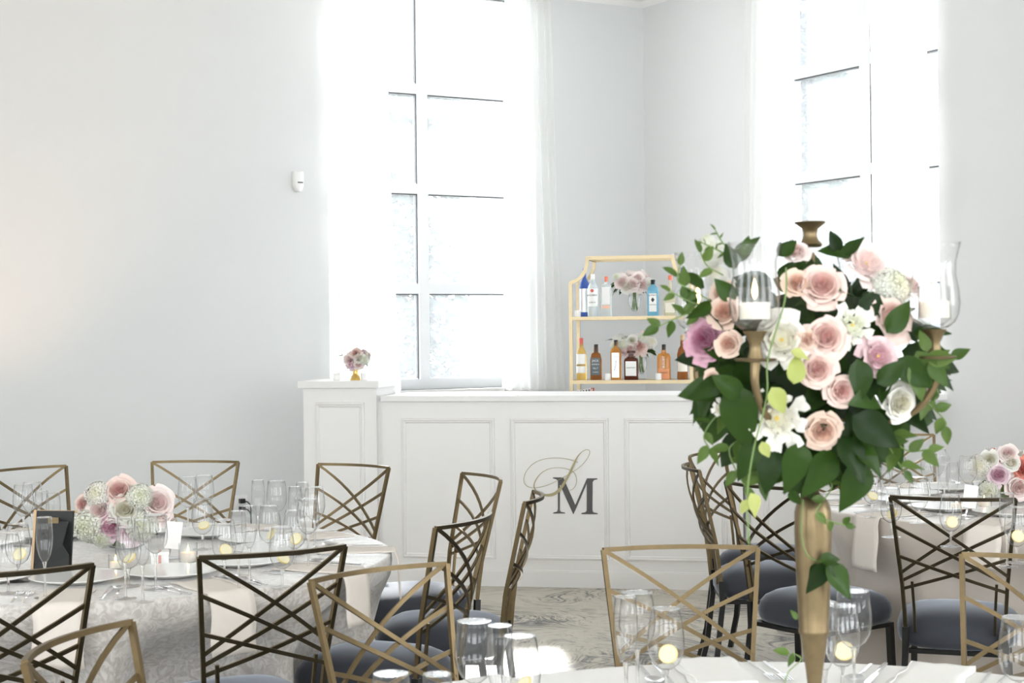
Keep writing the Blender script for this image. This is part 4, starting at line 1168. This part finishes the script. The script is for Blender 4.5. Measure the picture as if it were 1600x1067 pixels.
for g in (
 ('flute', 69, 808, 'in front of the black easel frame', False, gl_), ('goblet', 28, 818, 'near the left photo edge, before the black frame', True, gl_),
 ('goblet', 12, 832, 'at the very left photo edge of the left table', False, gl_),
 ('wine', 36, 757, 'left one of the pair above the black frame', False, gl_), ('wine', 50, 758, 'right one of the pair above the black frame', False, gl_),
 ('flute', 83, 770, 'just above the right corner of the black frame', False, gl_), ('flute', 65, 768, 'between the wine pair and the black frame corner', False, gl_),
 ('wine', 293, 745, 'behind the flowers, before the wall chair', False, gl_), ('wine', 319, 744, 'second right of the flowers, before the wall chair', False, gl_), ('goblet', 316, 779, 'below the wall chair on the left table', True, gl_),
 ('wine', 242, 804, 'nearest front right of the low flowers', False, gl_), ('flute', 222, 812, 'between wine glass and goblet at the left table near rim', False, gl_), ('goblet', 200, 823, 'at near rim below the low flowers', True, gl_), ('flute', 195, 816, 'just left of the near goblet under the low flowers', False, gl_),
 ('flute', 403, 750, 'right of the wall outlet', False, gl_), ('wine', 432, 751, 'tallest looking between outlet and pillar', False, gl_), ('flute', 461, 760, 'left of the pillar edge on the left table', False, gl_),
 ('wine', 491, 761, 'in front of the white pillar on the left table', False, gl_), ('flute', 472, 757, 'at the pillar left edge, behind the other glasses', False, gl_), ('wine', 481, 779, 'nearer one below the pillar glass', False, gl_),
 ('flute', 389, 790, 'in the middle of the left table, right of the votive', False, gl_), ('goblet', 421, 790, 'centre of the right glass cluster on the left table', True, gl_),
 ('goblet', 460, 800, 'right of the centre goblet on the left table', True, gl_), ('goblet', 440, 823, 'nearest in the right cluster, behind the bronze chair rail', True, gl_),
 ('goblet', 350, 812, 'between the votive and the bronze chair rail', True, gl_), ('flute', 372, 798, 'left in the right glass cluster of the left table', False, gl_),
 ('wine', 1350, 705, 'leftmost on the right table beneath the leaves', False, gr_), ('flute', 1385, 712, 'between leaves and far chair on the right table', False, gr_), ('wine', 1403, 714, 'below the hanging leaf tip on the right table', False, gr_),
 ('goblet', 1362, 738, 'with others at the left of the right table', True, gr_), ('goblet', 1392, 762, 'just left of the bronze chair corner', True, gr_),
 ('wine', 1452, 708, 'before the far chair of the right table', False, gr_), ('flute', 1475, 712, 'right of the far chair of the right table', False, gr_), ('flute', 1488, 722, 'left of the steel card holder on the right table', False, gr_), ('wine', 1466, 702, 'at the far chair post of the right table', False, gr_),
 ('goblet', 1485, 773, 'behind the top rail of the bronze chair', True, gr_), ('wine', 1512, 712, 'beside the steel card holder', False, gr_), ('goblet', 1588, 792, 'behind right corner of the bronze chair', True, gr_),
 ('flute', 1370, 700, 'tallest under the leaves of the right table', False, gr_), ('wine', 1552, 700, 'just behind the low pink flowers on the right table', False, gr_), ('flute', 1573, 770, 'in front of the low pink flowers', False, gr_), ('goblet', 1435, 745, 'middle of the right table left of the card holder', False, gr_),
 ('wine', 741, 970, 'widest of the three below the edge-on chair', False, gf_), ('flute', 781, 977, 'middle of the three below the edge-on chair', False, gf_), ('goblet', 813, 993, 'right of the three below the edge-on chair', True, gf_),
 ('goblet', 611, 1052, 'with only its rim showing at the bottom edge, left one', False, gf_), ('flute', 683, 1053, 'with only its rim showing at the bottom edge, right one', False, gf_),
 ('flute', 977, 932, 'left of the group before the warm gold chair', False, gf_), ('wine', 995, 925, 'behind the flute before the warm gold chair', False, gf_), ('goblet', 1040, 956, 'right of the group before the warm gold chair', True, gf_),
 ('wine', 1333, 923, 'right of the brass vase, farther back', False, gf_), ('goblet', 1315, 956, 'right of the brass vase, nearest', True, gf_), ('flute', 1288, 940, 'partly hidden behind the brass vase', False, gf_),
 ('goblet', 1590, 964, 'in the bottom right corner', False, gf_),
): glass(*g)

# cutlery
def make_fork():
    t = thing('fork', 'x', 'fork'); mb = MB()
    mb.box((-.0035, -.095, .0), (.0035, -.02, .002)).box((-.002, -.02, .001), (.002, .035, .003)).box((-.010, .035, .0005), (.010, .055, .0025))
    mb.build('handle', steel_m, t, smooth=False)
    for k in range(4):
        x = -.0085 + k * .0057
        m2 = MB(); m2.box((x - .0013, .055, .001), (x + .0013, .095, .003)); m2.build('tine', steel_m, t, smooth=False)
    return t
def make_knife():
    t = thing('knife', 'x', 'knife'); mb = MB(); mb.lathe([(0, -.115), (.005, -.112), (.0055, -.02), (.004, -.01), (0, -.01)], 10, 0, 1, .5)
    mb.build('handle', steel_m, t).rotation_euler = (0, 0, 0)
    t.children[0].rotation_euler = (R(-90), 0, 0); t.children[0].location = (0, 0, .003)
    m2 = MB(); m2.add([(-.006, -.012, .0015), (.006, -.012, .0015), (.009, .06, .0015), (.007, .095, .0015), (-.004, .118, .0015), (-.006, .06, .0015)] + [(-.006, -.012, .003), (.006, -.012, .003), (.009, .06, .003), (.007, .095, .003), (-.004, .118, .003), (-.006, .06, .003)],
        [(5,4,3,2,1,0), (6,7,8,9,10,11)] + [(i, (i+1) % 6, 6 + (i+1) % 6, 6 + i) for i in range(6)]); m2.build('blade', steel_m, t, smooth=False)
    return t
def make_spoon():
    t = thing('spoon', 'x', 'spoon'); mb = MB(); mb.box((-.0035, -.095, 0), (.0035, -.01, .002)).box((-.002, -.01, .001), (.002, .045, .0035)); mb.build('handle', steel_m, t, smooth=False)
    m2 = MB()
    m2.grid(lambda u, v: (.019 * math.cos(2 * PI * u) * v, .068 + .028 * math.sin(2 * PI * u) * v, .0015 + .006 * v * v), 18, 4); m2.build('spoon_bowl', steel_m, t)
    return t
def make_plate(r):
    t = thing('dinner_plate', 'x', 'plate'); mb = MB()
    mb.lathe([(0, 0), (r * .55, 0), (r * .62, .004), (r * .97, .015), (r, .017), (r * .985, .0185), (r * .72, .009), (r * .6, .0045), (0, .0035)], 48); mb.build('plate_body', china_m, t, auto=None)
    m2 = MB(); m2.lathe([(r * .985, .0176), (r * 1.003, .0176), (r * 1.003, .0186), (r * .985, .019), (r * .985, .0176)], 48); m2.build('rim', china_m, t)
    return t
PR = {'fork': [make_fork(), False], 'knife': [make_knife(), False], 'spoon': [make_spoon(), False], 'plate': [make_plate(.135), False]}
white_napkin_m = mat('white_napkin', (0.84, 0.83, 0.815), 0.8, noise=0.02, nscale=50)
def napkin(c, phi, label, hang, group, w_=.066, fold=False):
    napkin_m_ = white_napkin_m if c is T_F else napkin_m
    cs, sn = math.cos(phi), math.sin(phi)
    rad = Vector((cs, sn, 0)); tan = Vector((-sn, cs, 0))
    t = thing('napkin', label, 'napkin', (c.x + rad.x * .8, c.y + rad.y * .8, TZ), 0, group)
    L1 = .25 if hang else .17
    RI = TR + .022
    def path(v):
        s = v * (L1 + hang)
        if s < L1: return (RI - L1 + s, .006)
        q = s - L1
        return (RI + .007 * min(1, q / .03) + q * .06, .006 - (0 if q <= 0 else q) + .0)
    nv = 24
    vs = []; fs = []
    for j in range(nv + 1):
        r, dz = path(j / nv)
        if not hang: r -= .065
        for i in range(7):
            x = (i / 6 - .5) * 2 * w_ + .003 * math.sin(j * .8 + i)
            drop = 0
            base = rad * (r - .8) + tan * x
            # follow the round rim
            if hang and r > RI: base -= rad * (x * x / (2 * TR)) * .8
            vs.append(base + Vector((0, 0, dz + .0012 * math.sin(i * 2.1 + j * .5))))
    for j in range(nv):
        for i in range(6): fs.append((j*7+i, j*7+i+1, (j+1)*7+i+1, (j+1)*7+i))
    mb = MB(); mb.add(vs, fs); o = mb.build('folded_cloth', napkin_m_, t, recalc=False, auto=None)
    sd = o.modifiers.new('s', 'SOLIDIFY'); sd.thickness = .004; sd.offset = 1 if not hang else 1
    m2 = MB()
    # folded edge seam lying on top
    a = [vs[j*7+3] + Vector((0, 0, .0045)) + rad * .0 for j in range(0, int(nv * L1 / (L1 + hang)) - 1)]
    if len(a) > 3:
        m2.tube([v + tan * (w_ * .86) for v in a], .0012, 5); m2.build('hem', napkin_m_, t)
def setting(c, phi, desc, hang, tb, plate=True, cut=('f', 'f2', 'k', 's')):
    cs, sn = math.cos(phi), math.sin(phi)
    rad = Vector((cs, sn, 0)); tan = Vector((-sn, cs, 0))
    rz_ = math.atan2(-rad.y, -rad.x) - PI / 2
    z = TZ + .002
    if plate:
        o = proto(PR['plate']); p = c + rad * .545; o.location = (p.x, p.y, z); o['label'] = 'white dinner plate at ' + desc; o['group'] = 'dinner plates on the ' + tb
    napkin(c, phi, ('white' if c is T_F else 'blush') + ' napkin ' + ('over the rim' if hang else 'folded flat') + ' at ' + desc, hang, 'napkins on the ' + tb)
    # seen by the diner: forks on the left, knife and spoon on the right
    for key, kind, off, rr, lab in (('f', 'fork', .100, .80, 'inner steel fork'), ('f2', 'fork', .128, .79, 'outer steel fork'), ('k', 'knife', -.105, .78, 'steel table knife'), ('s', 'spoon', -.135, .79, 'steel spoon')):
        if key in cut:
            o = proto(PR[kind]); p = c + rad * rr - tan * off
            o.location = (p.x, p.y, z + .001); o.rotation_euler = (0, 0, rz_ + random.uniform(-.06, .06)); o['label'] = lab + ' at ' + desc; o['group'] = 'cutlery on the ' + tb
for k, (a, desc, hang) in enumerate(((-82, 'the left table place before the edge-cut bronze chair', .17), (-54, 'the left table place before the full bronze chair', .17), (-25, 'the left table place nearest the pale gold chair', .16),
    (4, 'the rightmost place of the left table', .17), (33, 'the left table place facing the edge-on chair', 0), (62, 'the left table place before the pillar chair', 0), (91, 'the left table place before the wall chair', 0), (120, 'the left table place behind the low flowers', 0), (-111, 'the left table place at the left photo edge', .16), (149, 'the left table place before the far left chair', 0))):
    setting(T_L, R(a), desc, hang, 'left table')
for a, desc, hang in ((-121, 'the right table place before the full bronze chair', .15), (-150, 'the right table place right of the brass vase', .2), (180, 'the leftmost place of the right table', 0), (150, 'the right table place nearest the bar end', 0), (120, 'the far place of the right table under the leaves', 0), (91, 'the right table far place behind the glasses', 0), (-92, 'the right table place at the right photo edge', .15)):
    setting(T_R, R(a), desc, hang, 'right table')
setting(T_F, R(95), 'the front table place before the warm gold chair', .1, 'front table', False)
setting(T_F, R(64), 'the front table place right of the brass vase', .1, 'front table', False)
setting(T_F, R(127), 'the front table place before the pale gold chair', .1, 'front table', False, ())

# ------------------------------------------------------------------ left table pieces
bz = PZ(187, 862, TZ + .003)
ft = [('rose','pink',186,766,22),('rose','blush',157,797,24),('rose','blush',246,785,26),('rose','white',196,796,25),('peony','lilac',174,821,29),('hydrangea','green_white',138,820,27),('hydrangea','green_white',219,776,20),('hydrangea','green_white',222,822,24),
      ('hydrangea','white',152,772,20),('rose','pink',130,788,16),('lisianthus','lilac',203,832,20),('rose','blush',252,806,16),('hydrangea','green_white',160,840,16)]
t, C_, er = bouquet('low_flowers', 'low bouquet of pink roses, lilac peony and white hydrangea in glass bowl on left table', Vector((bz.x, 5.25, TZ + .003)), ft, 5.25, 14, 5)
mb = MB(); O = [(.03, 0), (.055, .006), (.085, .035), (.095, .065), (.09, .085)]; mb.lathe([(0, 0)] + O + [(r - .003, z) for r, z in reversed(O[1:])] + [(0, .006)], 28)
mb.build('glass_bowl', bowlglass_m, t, auto=None)
mb = MB(); mb.tube([(0, 0, .01), (0, 0, .09)], [.045, .07], 12); mb.build('stem_bundle', stem_m, t)
# black easel frame seen from behind
p = PZ(84, 890, TZ + .002)
fr = thing('easel_frame', 'black backed table sign with wooden edge and brass hinge, seen from behind', 'frame', (p.x, p.y, TZ + .002), R(-10))
fr_h = .175
mb = MB(); mb.box((-.062, -.005, 0), (.055, .004, fr_h)); o = mb.build('backing_board', blackcard_m, fr, smooth=False); o.rotation_euler = (R(-8), 0, 0)
mb = MB(); mb.box((-.070, -.008, 0), (-.062, .008, fr_h + .002)).box((-.070, .004, 0), (.062, .010, .008)).box((-.070, .004, fr_h - .006), (.062, .010, fr_h + .002)); o = mb.build('wooden_edge', oak_m, fr, smooth=False); o.rotation_euler = (R(-8), 0, 0)
mb = MB(); mb.add([(-.02, -.006, fr_h - .03), (.05, -.006, fr_h - .03), (.045, -.035, .08), (.075, -.055, .05), (.082, -.075, 0), (-.03, -.075, 0), (-.02, -.045, .06)] + [(-.02, -.002, fr_h - .03), (.05, -.002, fr_h - .03), (.045, -.031, .08), (.075, -.051, .05), (.082, -.071, 0), (-.03, -.071, 0), (-.02, -.041, .06)],
    [(0,1,2,6),(6,2,3,4,5),(13,9,8,7),(12,11,10,9,13)] + [(i, (i+1) % 7, 7 + (i+1) % 7, 7 + i) for i in range(7)]); mb.build('easel_leg', blackcard_m, fr, smooth=False)
mb = MB(); mb.box((-.012, -.010, fr_h - .035), (.022, -.005, fr_h - .018)); mb.build('hinge', brass_m, fr, smooth=False)
def at(px, py, z=TZ + .002): return Matrix.Translation(PZ(px, py, z))
votive(at(294, 880), 'clear glass votive with flame right of the low flowers', .029, .062, False, 'clear votives')
votive(at(181, 890), 'small clear glass votive below the lilac peony', .022, .045, False, 'clear votives')
votive(at(157, 830), 'clear glass votive behind the low flowers', .03, .12, False, 'clear votives')
q = PZ(250, 884, TZ + .002)
bx = thing('favour_box', 'small white favour box with pink ribbon beside the low flowers', 'box', q, R(12))
mb = MB(); mb.box((-.026, -.026, 0), (.026, .026, .036)); mb.build('box_body', card_m, bx, smooth=False)
mb = MB(); mb.box((-.028, -.028, .036), (.028, .028, .045)); lid = mb.build('lid', card_m, bx, smooth=False)
mb = MB(); mb.box((-.004, -.0285, 0), (.004, -.0262, .0355)).box((-.004, -.0285, .0452), (.004, .0285, .0465)); mb.build('ribbon', PET['pink'], bx, smooth=False)
def card_holder(px, py, lab, rz=0):
    t = thing('card_holder', lab, 'card holder', PZ(px, py, TZ + .002), rz)
    mb = MB(); mb.ribbon(catmull([(-.03, 0, .003), (-.012, 0, .006), (-.004, 0, .05), (-.008, 0, .10), (.012, 0, .122), (.016, 0, .09)], 5), lambda i: Vector((0, -1, 0)), .007, .012); mb.build('steel_arm', steel_m, t)
    mb = MB(); mb.lathe([(0, 0), (.03, 0), (.03, .003), (0, .004)], 20); mb.build('base', steel_m, t)
    mb = MB(); mb.box((-.03, -.009, .03), (.02, -.007, .115)); o = mb.build('card', card_m, t, smooth=False); o.rotation_euler = (0, R(8), 0)
card_holder(268, 872, 'curved steel card holder right of the low flowers on the left table', R(20))
card_holder(1514, 806, 'curved steel card holder on the right table beside the low pink flowers', R(-15))

# right table flowers
br = PZ(1582, 792, TZ + .003)
ft = [('rose','lilac',1560,742,17),('hydrangea','white',1530,728,17),('rose','blush',1575,708,15),('peony','coral',1602,733,19),('rose','blush',1592,762,20),('rose','white',1546,717,14),('hydrangea','green_white',1545,765,15),
      ('rose','white',1580,722,13),('rose','blush',1620,705,16),('rose','white',1636,745,20),('rose','coral',1620,770,16)]
YR = 6.35
t, C_, er = bouquet('low_flowers', 'low bouquet of coral, mauve and white roses on the right table', Vector((PY(1582, 740, YR).x, YR, TZ + .003)), ft, YR, 14, 6)
mb = MB(); mb.lathe([(0, 0)] + O + [(r - .003, z) for r, z in reversed(O[1:])] + [(0, .006)], 28); mb.build('glass_bowl', bowlglass_m, t, auto=None)
mb = MB(); mb.tube([(0, 0, .01), (0, 0, .09)], [.045, .07], 12); mb.build('stem_bundle', stem_m, t)
votive(at(1495, 800), 'clear glass votive before the steel card holder', .028, .06, False, 'clear votives')
votive(at(1538, 796), 'clear glass votive left of the low pink flowers', .028, .06, False, 'clear votives')

# pillar top: small brass vase with roses and two votives
PT = 1.19
def on_pillar(px, d):
    p0 = MBAR @ Vector((0, d, 0)); q = MBI @ PP(px, 590, p0, NB); return MBAR @ Vector((q.x, d, PT))
vp = on_pillar(555.5, .12)
ft = [('rose','blush',546,562,10),('peony','lilac',549,568,10),('rose','pink',556,552,9),('hydrangea','green_white',569,562,8),('bud','white',573,553,4),('rose','white',562,560,9),('rose','blush',560,570,8)]
t, C_, er = bouquet('small_flowers', 'small posy of pink and white flowers in gold vase on the white pillar', vp, ft, vp.y, 8, 8, leafsize=.03)
sprig(t, [PY(px, py, vp.y) - vp for px, py in ((562,566),(572,556),(580,551))], .018, rnd, LEAF_NAR, .012)
sprig(t, [PY(px, py, vp.y) - vp for px, py in ((546,566),(538,558),(534,556))], .018, rnd, LEAF_NAR, .012)
mb = MB(); mb.lathe([(0, 0), (.032, 0), (.031, .004), (.024, .025), (.018, .030), (.015, .045), (.019, .08), (.026, .098), (.024, .098), (.016, .075), (0, .05)], 20)
mb.build('gold_vase', mat('bright_gold', (.80, .55, .18), .3, .8, noise=.1), t)
votive(Matrix.Translation(on_pillar(526, .12)), 'white frosted votive left of the gold vase on the pillar', .020, .042)
votive(Matrix.Translation(on_pillar(569, .12)), 'white frosted votive right of the gold vase on the pillar', .020, .042)

# flowers on the gold shelf
def shelf_flowers(px, pyb, z, items, lab, seed, lv):
    p = el(px, 520, .23); base = ME @ Vector((p.x, .23, z))
    t, C_, er = bouquet('shelf_flowers', lab, base, items, base.y, lv, seed, leafsize=.07)
    mb = MB(); O = [(.022, 0), (.024, .01), (.012, .02), (.016, .035), (.036, .07), (.040, .11), (.036, .145)]; mb.lathe([(0, 0)] + O + [(r - .002, zz) for r, zz in reversed(O[3:])] + [(0, .04)], 20); mb.build('glass_vase', bowlglass_m, t, auto=None)
    mb = MB()
    for k in range(7):
        a = k * .9; mb.tube([(.02 * math.cos(a), .02 * math.sin(a), .045), (.012 * math.cos(a + 2), .012 * math.sin(a + 2), .18)], .003, 5)
    mb.build('stem_bundle', stem_m, t)
shelf_flowers(992, 495, S1, [('rose','blush',972,441,12),('rose','blush',988,444,12),('peony','blush',1003,444,13),('hydrangea','white',1014,443,9),('rose','white',980,448,11),('rose','blush',997,434,9),('hydrangea','green_white',964,433,7)], 'blush flowers with dark leaves in glass vase on the top shelf', 21, 26)
shelf_flowers(1001, 597, S2, [('peony','pink',998,541,14),('rose','blush',984,545,10),('rose','white',988,532,9),('hydrangea','green_white',962,540,9),('hydrangea','white',1017,534,10),('hydrangea','green_white',1005,528,8),('rose','blush',976,550,8),('hydrangea','green_white',973,538,8)], 'peach peony and white blossoms with leaves in glass vase on lower shelf', 22, 28)
# warm uplight just beyond the left edge of the view
ul = thing('uplight', 'small black uplight on the floor at the far left wall', 'lamp', (-2.75, 8.55, 0))
mb = MB(); mb.lathe([(0, 0), (.06, 0), (.06, .12), (.052, .12), (.05, .02), (0, .02)], 20); mb.build('lamp_body', black_m, ul)
ld = bpy.data.lights.new('uplight_lamp', 'SPOT'); ld.energy = 60; ld.color = (1, .62, .35); ld.spot_size = R(70); ld.spot_blend = 1; ld.shadow_soft_size = .04
lo = bpy.data.objects.new('uplight_lamp', ld); COL.objects.link(lo); lo.parent = ul; lo.location = (0, 0, .1); lo.rotation_euler = (R(180 - 12), 0, 0)
